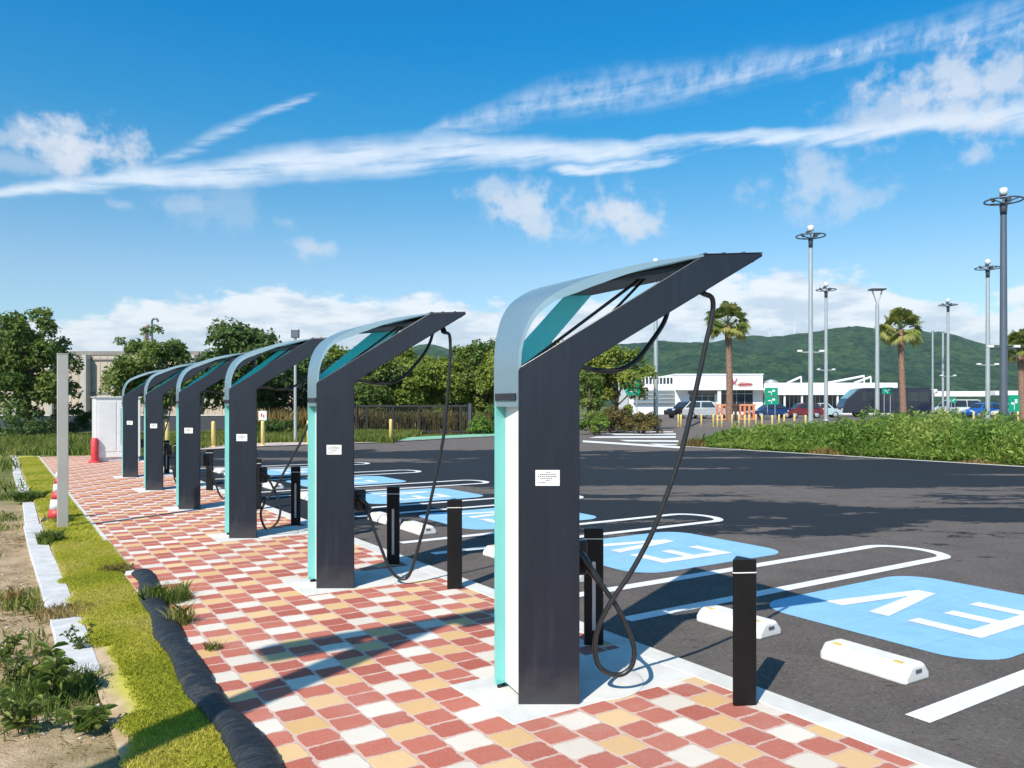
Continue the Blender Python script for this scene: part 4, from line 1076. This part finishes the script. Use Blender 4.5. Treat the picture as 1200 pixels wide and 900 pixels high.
# ------------------------------------------------------------------ gate, yellow bollards, small sign
def gate():
    a=Vector((-9.1,46.2,0)); b=Vector((-2.45,45.1,0)); L=(b-a).length; rz=math.atan2(b.y-a.y,b.x-a.x)
    root=thing('sliding_gate','long black metal bar gate closing the lane behind the far pavement','gate',a,rz)
    mb=MB()
    for i in range(46): x=.12+i*(L-.24)/45; mb.box(x-.017,x+.017,-.017,.017,.16,1.55)
    mb.build('bars',[M['gate']],root)
    MB().box(.1,L-.1,-.04,.04,1.55,1.66).box(.1,L-.1,-.04,.04,.08,.18).build('rails',[M['gate']],root,bevel=.005)
    for x in (.0,.65,2.25,3.8,5.3,6.25,L): MB().box(x-.06,x+.06,-.05,.05,0,1.66).build('post',[M['gate']],root)
    MB().box(L-.03,L+.15,-.12,.12,.0,1.75).build('latch_post',[M['fitting']],root,bevel=.01)
gate()
def ybol(loc,h,label,group,r=.075,first=[None]):
    if first[0] is None:
        root=thing('yellow_bollard',label,'bollard',loc,0,group)
        MB().lathe([(r,0),(r,.72),(r*.95,.77),(r*.6,.80)],14).build('post',[M['bollard_yellow']],root)
        MB().lathe([(r*1.5,-.01),(r*1.5,.02),(r*1.05,.03)],14).build('base',[M['bollard_yellow']],root)
        first[0]=root
    else:
        root=copy_tree(first[0]); root.location=loc; props(root,label,'bollard',group)
    root.scale=(1,1,h/.8)
for i,(x,y,l) in enumerate([(250,524.5,'cream-yellow bollard seen between the third and fourth chargers'),(308,523,'cream-yellow bollard left of the grey lamp post behind the chargers'),(361.5,521.5,'cream-yellow bollard at the left edge of the second charger'),(458,518,'cream-yellow bollard standing in front of the black gate'),(196,527,'cream-yellow bollard between the two farthest chargers')]):
    X_,Y_=gp(x,y); ybol((X_,Y_,.03),1.0,l,'yellow bollards on the far pavement')
yx=[764,795,798,808,822,836,841,846,858,866,873,878,886,893,905,913,919,931,944,952,1104,1110,1141,1152,1166,1193]
words=['first','second','third','fourth','fifth','sixth','seventh','eighth','ninth','tenth','eleventh','twelfth','thirteenth','fourteenth','fifteenth','sixteenth','seventeenth','eighteenth','nineteenth','twentieth']
for i,x in enumerate(yx):
    Y=(50 if x<768 else 60)+3*math.sin(i*1.7)
    if x<1000: l='pale yellow bollard before the shops, %s from the left of its row'%words[i]
    else: l='pale yellow bollard behind the right-hand verge, %s from the left there'%words[i-20]
    ybol((((x-600)/FOC*Y),Y,-.04),.98 if x<1000 else 1.25,l,'yellow bollards before the shops')
p=at(308,490,43)
root=thing('small_sign','small white square notice on a post beside the dry reeds','sign',(p.x,p.y,-.05))
MB().box(-.03,.03,-.03,.03,0,.9).build('post',[M['steel']],root)
b=MB().box(-.22,.22,-.04,-.02,.85,1.4).build('panel',[M['white_plastic']],root)
MB().box(-.1,-.02,-.046,-.0405,1.08,1.26).box(.03,.09,-.046,-.0405,1.02,1.2).build('mark',[M['cone_red']],b)

# ------------------------------------------------------------------ direction signs
def green_sign(x0,x1,y0,y1,Y,label,arrow=False,two=False):
    xc=(x0+x1)/2; z0=.0; root=thing('direction_sign',label,'direction sign',((xc-600)/FOC*Y,Y,-.05))
    w=(x1-x0)/FOC*Y/2; zt=ht(y0,Y)+.05; zb=ht(y1,Y)+.05
    for sx in (-.6,.6): MB().tube([(sx*w,.05,0),(sx*w,.05,zt-.05)],.035,8).build('post',[M['steel']],root)
    zm=(zt+zb)/2
    def pan(za,zb_,ar):
        poly=[(-w,za),(w,za),(w,zb_),(-w,zb_)]
        if ar: poly=[(-w*.75,za),(w*.75,za),(w*1.1,(za+zb_)/2),(w*.75,zb_),(-w*.75,zb_),(-w*1.1,(za+zb_)/2)]
        q=MB().add([(x,-.02,z) for x,z in poly]+[(x,.02,z) for x,z in poly],[tuple(range(len(poly))),tuple(range(2*len(poly)-1,len(poly)-1,-1))]+[((i+1)%len(poly),i,len(poly)+i,len(poly)+(i+1)%len(poly)) for i in range(len(poly))]).build('panel',[M['sign_green']],root)
        h=za-zb_; m=MB()
        m.box(-w*.55,-w*.1,-.026,-.0215,zb_+h*.42,zb_+h*.55); m.box(w*.1,w*.55,-.026,-.0215,zb_+h*.5,zb_+h*.75); m.box(-w*.05,w*.05,-.026,-.0215,zb_+h*.1,zb_+h*.5)
        m.build('mark',[M['white_plastic']],q)
    if two: pan(zt,zm+.04,False); pan(zm-.04,zb,arrow)
    else: pan(zt,zb,False)
green_sign(733,750,444.5,463,52,'two-panel green direction sign with arrow-shaped lower board by the brush',True,True)
green_sign(896.5,911.5,454.5,474,74,'two-panel green parking sign beside the blue car',False,True)
green_sign(1034,1046,454,461.5,76,'small green sign above the dark coach')
green_sign(1114,1120.5,466,472,84,'tiny green sign above the white van')
green_sign(1182,1195,463,482,70,'green sign with white mark near the right edge')

# ------------------------------------------------------------------ buildings
def shop():
    Y=112.0; zb=.35
    x=lambda px:(px-600)/FOC*Y
    z=lambda py:ht(py,Y)
    root=thing('shop_building','white flat-roofed shop building with a red logo on its tall front','shop building',(x(815),Y,zb))
    ox=x(815)
    def bx(m,x0,x1,y0,y1,za,zc): return m.box(x(x0)-ox,x(x1)-ox,y0,y1,za-zb,zc-zb)
    bx(MB(),738,791,.3,14,zb,z(441)).build('wing_wall',[M['white']],root)
    w=bx(MB(),791,894,0,16,zb,z(439)).build('wall',[M['white']],root)
    bx(MB(),790.3,894.7,-.12,16.1,z(439)-.02,z(439)+.12).build('parapet',[M['white']],root)
    m=MB()
    for k in range(11): bx(m,745+k*4.1,747.4+k*4.1,.22,.32,z(449.5),z(442.5))
    m.build('louvres',[M['win']],root)
    m=MB()
    for k in range(4): bx(m,742,790,-.25,.28,z(458+k*4.5)-.06,z(458+k*4.5)+.1)
    m.build('canopy_slats',[M['steel']],root)
    for x0,x1,ya,yb in ((808,837,459,482),(844,882,456.5,482)):
        f=bx(MB(),x0,x1,-.06,.02,z(yb),z(ya)).build('window',[M['win']],root)
        m=MB()
        for k in range(1,4): bx(m,x0+(x1-x0)*k/4-.25,x0+(x1-x0)*k/4+.25,-.12,-.061,z(yb),z(ya))
        bx(m,x0,x1,-.12,-.061,z(ya+5.2),z(ya+4.6)); m.build('frame',[M['steel']],f)
    bx(MB(),791,894,-1.6,-.14,z(457.2),z(455.6)).build('entrance_canopy',[M['white']],root)
    bx(MB(),806,845,-.13,-.07,z(461.5),z(458)).build('sign_band',[M['beige_dark']],root)
    # red script logo: a leaping stroke figure and a row of looped letters
    m=MB(); q=lambda px,py:(x(px)-ox,-.16,z(py)-zb)
    for pts in ([(856.5,453.5),(859,449),(862.5,446)],[(857,446.5),(860,449.5),(863,450.5)],[(860,449.5),(858,444.5)],[(860.5,448.5),(863.5,443)],[(864,451.5),(868,448.5),(875,449),(882,450)]):
        m.tube([q(*p_) for p_ in pts],.055,6)
    for k in range(6):
        c=866+k*2.7; m.tube([q(c+1.1*math.cos(a),450.6-.9*math.sin(a)+.08*k) for a in [i*.785 for i in range(9)]],.05,6)
        if k in (1,2,3): m.tube([q(c-1.1,450.6),q(c-1.3,453.2)],.05,6)
    m.build('logo',[M['logo_red']],root)
    for px in (839.5,): bx(MB(),838,842,-1.4,-1.2,zb,z(457.2)).build('column',[M['white']],root)
    # lower wing on the right
    root2=thing('arcade_building','long low white arcade with dark glazing right of the shop','arcade building',(x(970),Y,zb)); ox2=x(970)
    def b2(m,x0,x1,y0,y1,za,zc): return m.box(x(x0)-ox2,x(x1)-ox2,y0,y1,za-zb,zc-zb)
    b2(MB(),895,1043,-2.2,-.3,z(463),z(449)).build('fascia',[M['white']],root2)
    b2(MB(),896,1042,-.2,12,zb,z(450.5)).build('wall',[M['white']],root2)
    g_=b2(MB(),913,1040,-.28,-.21,zb+.3,z(463.4)).build('glazing',[M['win']],root2)
    m=MB()
    for k in range(26): b2(m,914+k*5,914.6+k*5,-.34,-.29,zb+.3,z(463.4))
    m.build('mullions',[M['steel']],g_)
    for px in (914,934,975,1003,1030): b2(MB(),px-.9,px+.9,-2.0,-1.75,zb,z(463)).build('column',[M['white']],root2)
    for px0,py0,px1,py1 in ((928,448.5,945,441),(975,448.5,1020,440),(1008,448.5,1028,441)):
        MB().tube([(x(px0)-ox2,2,z(py0)-zb),(x(px1)-ox2,2,z(py1)-zb)],.16,6).tube([(x(px1)-ox2,2,z(py1)-zb),(x(px1)-ox2,2,z(449.5)-zb)],.1,6).build('roof_strut',[M['white']],root2)
    MB().lathe([(.9,0),(1.0,.5),(.2,.8)],10,0,(x(914.5)-ox2,4,z(450)-zb)).build('roof_vent',[M['steel']],root2)
    for (xa,xb,ya,yb,cols,l) in ((1044,1112,455.5,460.5,(1050,1078,1105),'low white canopy roof joined to the right end of the arcade'),(1109,1176,458,464.5,(1113,1140,1170),'second white canopy roof behind the white van'),(1182,1262,457.5,463,(1200,1230,1255),'white canopy roof cut by the right edge')):
        r3=thing('canopy_roof',l,'canopy roof',(x((xa+xb)/2),Y+6,zb)); oc=x((xa+xb)/2); s_=(Y+6)/Y
        MB().box(x(xa)-oc,x(xb)-oc,-3,3,z(yb)-zb,z(ya)-zb).build('roof',[M['white']],r3,bevel=.05)
        for c_ in cols: MB().tube([(x(c_)-oc,-1.5,0),(x(c_)-oc,-1.5,z(yb)-zb)],.16,8).build('column',[M['steel']],r3)
shop()
def warehouse():
    Y=58.0; x=lambda px:(px-600)/FOC*Y; z=lambda py:ht(py,Y)
    root=thing('warehouse','long beige warehouse wall with grey pilasters behind the left trees','warehouse',(x(180),Y,-.05)); ox=x(180)
    zt=z(416)+.05
    MB().box(x(-160)-ox,x(345)-ox,0,14,0,zt).build('wall',[M['beige']],root)
    MB().box(x(-160)-ox,x(345)-ox,-.06,14.1,zt,zt+.28).build('roof_edge',[M['beige_dark']],root)
    MB().box(x(-160)-ox,x(345)-ox,-.05,-.002,z(461),z(458.6)).build('cladding_seam',[M['beige_dark']],root)
    MB().box(x(-160)-ox,x(345)-ox,-.10,-.002,z(421.5),z(419.6)).build('gutter',[M['beige_dark']],root)
    for px in (-100,-60,-18,24,65,104.5,146,188,230,272,314):
        MB().box(x(px)-ox-.16,x(px)-ox+.16,-.75,-.051,0,zt-.02).build('pilaster',[M['steel_dark'] if px==-1 else M['post_grey']],root)
    m=MB()
    for k in range(60): m.box(x(-160+k*8.4)-ox-.02,x(-160+k*8.4)-ox+.02,-.03,-.001,.4,zt)
    m.build('cladding_ribs',[M['beige']],root)
    r=thing('chimney','beige chimney stack above the warehouse roof','chimney',(x(127),Y+6,z(418)))
    MB().lathe([(.2,-1),(.2,2.7),(.26,2.75),(.26,2.95),(.17,3.0)],14).build('stack',[M['beige']],r)
    r=thing('vent_pipe','thin hooked grey vent pipe beside the chimney','vent pipe',(x(134.5),Y+6,z(418)))
    p_=smooth_path([(0,0,-1),(0,0,2.6),(.0,0,3.25),(.18,0,3.45),(.42,0,3.4),(.48,0,3.2)],5); MB().tube(p_,.085,8).build('pipe',[M['steel_dark']],r)
    # dark low hedge wall at its foot
    r=thing('retaining_wall','low dark grey wall along the foot of the warehouse','wall',(x(180),Y-5.5,-.05))
    MB().box(x(-150)-ox,x(330)-ox,0,.25,0,1.0).build('wall',[M['fitting']],r); MB().box(x(-150)-ox,x(330)-ox,-.04,.29,1.0,1.08).build('coping',[M['grey_concrete']],r)
warehouse()

# ------------------------------------------------------------------ vehicles
def car_paint(name,c): return simple(name,c,.28,.1,.04,1,0,60,.5,.6)
SHAPES={ # profile (x along, z), roof start index handled by belt height; nose towards -x
 'sedan':dict(L=4.5,W=1.75,belt=.92,prof=[(-2.2,.32),(-2.25,.55),(-2.15,.72),(-1.1,.90),(-.45,1.38),(-.1,1.45),(.75,1.43),(1.5,1.02),(2.15,.95),(2.25,.6),(2.2,.32)]),
 'suv':dict(L=4.6,W=1.85,belt=1.02,prof=[(-2.25,.36),(-2.3,.7),(-2.15,.95),(-1.15,1.06),(-.6,1.62),(-.2,1.72),(1.55,1.70),(2.05,1.15),(2.25,.9),(2.3,.6),(2.2,.36)]),
 'van':dict(L=4.6,W=1.72,belt=1.08,prof=[(-2.2,.34),(-2.3,.65),(-2.15,.98),(-1.75,1.12),(-1.15,1.82),(-.7,1.93),(1.95,1.93),(2.2,1.75),(2.28,1.0),(2.28,.6),(2.2,.34)]),
 'hatch':dict(L=3.7,W=1.6,belt=.95,prof=[(-1.75,.32),(-1.82,.6),(-1.7,.8),(-1.0,.96),(-.45,1.48),(-.05,1.55),(1.2,1.52),(1.65,1.05),(1.8,.8),(1.82,.55),(1.75,.32)]),
}
def car(kind,label,loc,rz,paint,glass=None):
    S=SHAPES[kind]; prof=S['prof']; W=S['W']/2; belt=S['belt']; ztop=max(z for _,z in prof)
    root=thing('parked_car',label,'van' if kind=='van' else 'car',loc,rz,'cars parked before the shops')
    hw=lambda z: W*(1-.02*abs(z-.7)) if z<=belt else W*(1-.24*(z-belt)/(ztop-belt)*.8)-.01
    n=len(prof)
    vs=[(x,-hw(z),z) for x,z in prof]+[(x,hw(z),z) for x,z in prof]
    fs=[(i,(i+1)%n,n+(i+1)%n,n+i) for i in range(n)]
    # side: lower body and greenhouse separately so that the flank folds at the belt line
    mb=MB().add(vs,fs)
    mb.add(vs[:n],[tuple(range(n))]); mb.add(vs[n:],[tuple(range(n-1,-1,-1))])
    mb.build('body',[paint],root,bevel=.04)
    up=[p for p in prof if p[1]>belt+.02]
    xs=[p[0] for p in up]; zt=ztop-.09
    # side windows
    i0=[i for i in range(n) if prof[i][1]>belt][0]
    A=prof[3]; B=prof[4]; Cc=prof[6]; D=prof[7]
    zl=belt+.07
    def xat(p,q,z): return p[0]+(q[0]-p[0])*(z-p[1])/(q[1]-p[1]) if abs(q[1]-p[1])>1e-3 else q[0]
    xf0,xf1=xat(A,B,zl)+.22,xat(A,B,min(zt,B[1]))+.12; xr0,xr1=xat(Cc,D,zl)-.15,xat(Cc,D,zt)-.12
    for sg in (-1,1):
        xm=(xf0+xr0)/2
        for a0,a1,b0,b1 in ((xf0,xm-.05,xf1,xm-.05),(xm+.05,xr0,xm+.05,xr1)):
            P=[(a0,zl),(a1,zl),(b1 if b1>b0 else a1,zt),(b0,zt)]
            vs2=[(px,sg*(hw(pz)+.012),pz) for px,pz in P]+[(px,sg*(hw(pz)-.03),pz) for px,pz in P]
            MB().add(vs2,[(0,1,2,3),(7,6,5,4),(0,4,5,1),(1,5,6,2),(2,6,7,3),(3,7,4,0)]).build('side_window',[M['win']],root)
    for p,q,nm in ((A,B,'windscreen'),(D,Cc,'rear_window')):
        d=Vector((q[0]-p[0],0,q[1]-p[1])); nn=Vector((-d.z,0,d.x)).normalized()
        if nn.z<0: nn=-nn
        a=Vector((p[0],0,p[1]))+d*.12; b=Vector((p[0],0,p[1]))+d*.92
        vs2=[]
        for off in (.014,-.02):
            for e,sg in ((a,-1),(a,1),(b,1),(b,-1)): vs2.append((e.x+nn.x*off,sg*(hw(e.z)-.09),e.z+nn.z*off))
        MB().add(vs2,[(0,1,2,3),(7,6,5,4),(0,4,5,1),(1,5,6,2),(2,6,7,3),(3,7,4,0)]).build(nm,[M['win']],root)
    L=S['L']
    for wx in (-L*.30,L*.30):
        for sg in (-1,1):
            m=Matrix.Translation((wx,sg*(W-.10),.32))@Matrix.Rotation(R(90),4,'X')
            t=MB().lathe([(.24,-.11),(.31,-.10),(.33,-.05),(.33,.05),(.31,.10),(.24,.11)],20)
            t.v=[tuple(m@Vector(v_)) for v_ in t.v]; w=t.build('wheel',[M['rubber']],root)
            t=MB().lathe([(.20,-.118),(.21,-.112),(.21,.112),(.20,.118)],14); t.v=[tuple(m@Vector(v_)) for v_ in t.v]; t.build('rim',[M['steel']],w)
    for sg in (-1,1):
        MB().box(prof[1][0]-.0,prof[1][0]+.28,sg*(W-.30)-.16,sg*(W-.30)+.16,prof[2][1]-.14,prof[2][1]-.02).build('headlight',[M['white_plastic']],root,bevel=.02)
        MB().box(prof[-2][0]-.1,prof[-2][0]+.02,sg*(W-.2)-.1,sg*(W-.2)+.1,.72,.9).build('tail_light',[M['cone_red']],root,bevel=.01)
    return root
def cp(x,Y): return ((x-600)/FOC*Y,Y,.352)
car('suv','black sport utility car half hidden behind the hanging cable, before the shop',cp(806,80),R(25),car_paint('paint_black',(.012,.013,.016)))
car('suv','silver-grey sport utility car just right of the black one',cp(829,77),R(160),car_paint('paint_silver',(.38,.40,.42)))
car('sedan','dark blue car right of the orange barrier',cp(903,80),R(6),car_paint('paint_blue',(.012,.035,.13)))
car('hatch','dark red hatchback left of the tallest pale mast',cp(941,80),R(2),car_paint('paint_red',(.16,.012,.015)))
car('hatch','pale blue hatchback right of the tallest pale mast',cp(964,84),R(172),car_paint('paint_pale',(.42,.55,.60)))
car('van','white minivan with roof rack behind the right-hand verge',cp(1121,86),R(3),car_paint('paint_white',(.72,.73,.73)))
car('hatch','bright blue car right of the white minivan, before the pale mast',cp(1152,80),R(10),car_paint('paint_brightblue',(.02,.13,.48)))
car('sedan','dark blue car beside the pale mast at the right',cp(1178,88),R(178),car_paint('paint_navy',(.02,.05,.16)))
car('sedan','white car near the thick dark mast at the right edge',cp(1192,78),R(12),car_paint('paint_white2',(.74,.74,.74)))
car('hatch','white hatchback between the dark masts on the right',cp(1172,92),R(5),car_paint('paint_white3',(.70,.71,.72)))
def coach():
    Y=88; x=lambda px:(px-600)/FOC*Y
    root=thing('coach','dark navy coach parked before the arcade','coach',(x(1035),Y,.35),R(-4)); L=9.4; pr=[(-L/2,.45),(-L/2-.05,1.1),(-L/2+.35,2.0),(-L/2+1.5,3.05),(-L/2+2.2,3.22),(L/2-.2,3.22),(L/2,3.0),(L/2,.45)]
    n=len(pr); W=1.22
    MB().add([(a,-W,b) for a,b in pr]+[(a,W,b) for a,b in pr],[tuple(range(n)),tuple(range(2*n-1,n-1,-1))]+[((i+1)%n,i,n+i,n+(i+1)%n) for i in range(n)]).build('body',[car_paint('paint_coach',(.014,.018,.04))],root,bevel=.06)
    for k in range(6): MB().box(-L/2+2.0+k*1.2,-L/2+3.1+k*1.2,-W-.015,-W+.02,1.75,2.75).build('side_window',[M['win']],root)
    p,q=pr[2],pr[3]; d=Vector((q[0]-p[0],0,q[1]-p[1])); nn=Vector((-d.z,0,d.x)).normalized()*.02
    vs=[]
    for off in (1,-1):
        for k,sg in ((.05,-1),(.05,1),(.95,1),(.95,-1)): vs.append((p[0]+d.x*k+nn.x*off,sg*(W-.1),p[1]+d.z*k+nn.z*off))
    MB().add(vs,[(0,1,2,3),(7,6,5,4),(0,4,5,1),(1,5,6,2),(2,6,7,3),(3,7,4,0)]).build('windscreen',[simple('coach_screen',(.18,.36,.36),.1)],root)
    for wx in (-L/2+2.2,L/2-2.2):
        for sg in (-1,1):
            m=Matrix.Translation((wx,sg*(W-.12),.48))@Matrix.Rotation(R(90),4,'X'); t=MB().lathe([(.3,-.15),(.48,-.13),(.48,.13),(.3,.15)],20); t.v=[tuple(m@Vector(v_)) for v_ in t.v]; t.build('wheel',[M['rubber']],root)
    for sg in (-1,1): MB().box(-L/2-.07,-L/2+.1,sg*.85-.2,sg*.85+.2,.75,.95).build('headlight',[M['white_plastic']],root)
coach()
p=cp(862,68)
root=thing('road_barrier','orange slatted road barrier among the yellow bollards before the shop','barrier',p,R(4))
m=MB()
for k in range(9): m.box(-1.6+k*.4-.10,-1.6+k*.4+.10,-.03,.03,.15,1.25)
m.build('slats',[simple('barrier_orange',(.70,.22,.10),.6)],root); MB().box(-1.8,1.8,-.05,.05,1.25,1.4).box(-1.8,1.8,-.05,.05,.05,.16).build('rails',[simple('barrier_rail',(.72,.30,.16),.6)],root)
def walker():
    pass

# ------------------------------------------------------------------ hills and wind turbines
RIDGE=[(-500,430),(-100,428),(200,426),(430,420),(470,411),(490,404),(505,403),(522,408),(545,415),(575,417),(620,414),(690,408),(740,402),(769,399.6),(800,401),(824,402.5),(840,400),(857,395),(876,393),(900,395),(925,391),(950,389),(970,386),(992,383),(1012,383),(1040,387),(1070,388.5),(1100,389),(1117,391),(1140,400),(1157,404),(1180,405.5),(1240,404),(1400,410),(1800,430)]
def hills():
    YR=2300.0
    nx,ny=300,46; vs=[]
    rx=np.array([r[0] for r in RIDGE]); ry=np.array([r[1] for r in RIDGE])
    for j in range(ny):
        Y=1150+ (2700-1150)*j/(ny-1)
        for i in range(nx):
            px=-700+i*2600/(nx-1); k=(px-600)/FOC; X_=k*Y
            e=(475-np.interp(px,rx,ry))/FOC*YR
            f=min(1,(Y-1150)/(YR-1150)) if Y<YR else 1-.75*((Y-YR)/(2700-YR))
            f=f*f*(3-2*f)*.35+.65*f
            rav=mnoise.fractal(Vector((X_*.0035,Y*.0022,1)),1.0,2.0,5)
            h=e*f*(1+.0*rav)+ (34*rav*math.sin(math.pi*min(1,max(0,f)))*1.6 if Y<YR-20 else 0)
            h=min(h, (475-np.interp(px,rx,ry))/FOC*Y*1.0+0.0) if Y<YR else h
            tex=4.5*mnoise.noise(Vector((X_*.03,Y*.03,5)))+3.2*mnoise.noise(Vector((X_*.09,Y*.09,2)))
            vs.append((X_,Y,max(-2,h+tex*min(1,f*4)+CH-1)))
    fs=[(j*nx+i,j*nx+i+1,(j+1)*nx+i+1,(j+1)*nx+i) for j in range(ny-1) for i in range(nx-1)]
    o=MB().add(vs,fs,0,True).build('hills',[M['hill']]); o['kind']='structure'
hills()
def turbine(x,yb,yt,Y,label,rot):
    p=at(x,yb+1.5,Y); h=(yb+1.5-yt)/FOC*Y; root=thing('wind_turbine',label,'wind turbine',p,0,'wind turbines on the ridge')
    MB().tube([(0,0,0),(0,0,h)],[1.5,.9],10).build('tower',[M['white_plastic']],root)
    MB().box(-1.4,1.4,-2.2,3,h-1.2,h+1.4).build('nacelle',[M['white_plastic']],root,bevel=.3)
    hb=MB().lathe([(.9,-.8),(1.1,0),(.3,1.2)],10); hb.v=[(a,-2.6-c,h+b) for a,b,c in hb.v]; hb=hb.build('hub',[M['white_plastic']],root)
    for k in range(3):
        a=rot+k*2.094; L=h*.62
        MB().add([(-.5*math.cos(a),-2.9,h+.5*math.sin(a)),(.5*math.cos(a),-2.9,h-.5*math.sin(a)),(L*math.sin(a)+.15,-2.9,h+L*math.cos(a)),(-.5*math.cos(a),-2.6,h+.5*math.sin(a)),(.5*math.cos(a),-2.6,h-.5*math.sin(a)),(L*math.sin(a)+.15,-2.6,h+L*math.cos(a))],[(0,1,2),(5,4,3),(0,3,4,1),(1,4,5,2),(2,5,3,0)]).build('blade',[M['white_plastic']],hb)
turbine(511,404,394,2295,'small white wind turbine on the low ridge above the gate',.2)
turbine(931,391,377,2295,'white wind turbine on the ridge left of the tallest pale mast',.5)
turbine(989,384,373,2295,'white wind turbine near the summit of the ridge',.9)
turbine(902,395,384,2295,'tiny white wind turbine on the lower ridge above the shop',1.3)

# ------------------------------------------------------------------ haze
hz=bpy.data.materials.new('haze'); hz.use_nodes=True; nt=hz.node_tree
for nd in list(nt.nodes):
    if nd.type=='BSDF_PRINCIPLED': nt.nodes.remove(nd)
pv=nt.nodes.new('ShaderNodeVolumePrincipled'); pv.inputs['Color'].default_value=(.72,.84,1,1); pv.inputs['Density'].default_value=.00008; pv.inputs['Anisotropy'].default_value=.2
nt.links.new(pv.outputs[0],nt.nodes['Material Output'].inputs['Volume'])
o=MB().box(-3400,4300,-1700,4400,-1.1,275).build('haze',[hz]); o['kind']='stuff'; o['label']='thin pale blue haze over the distant hills'; o['category']='haze'
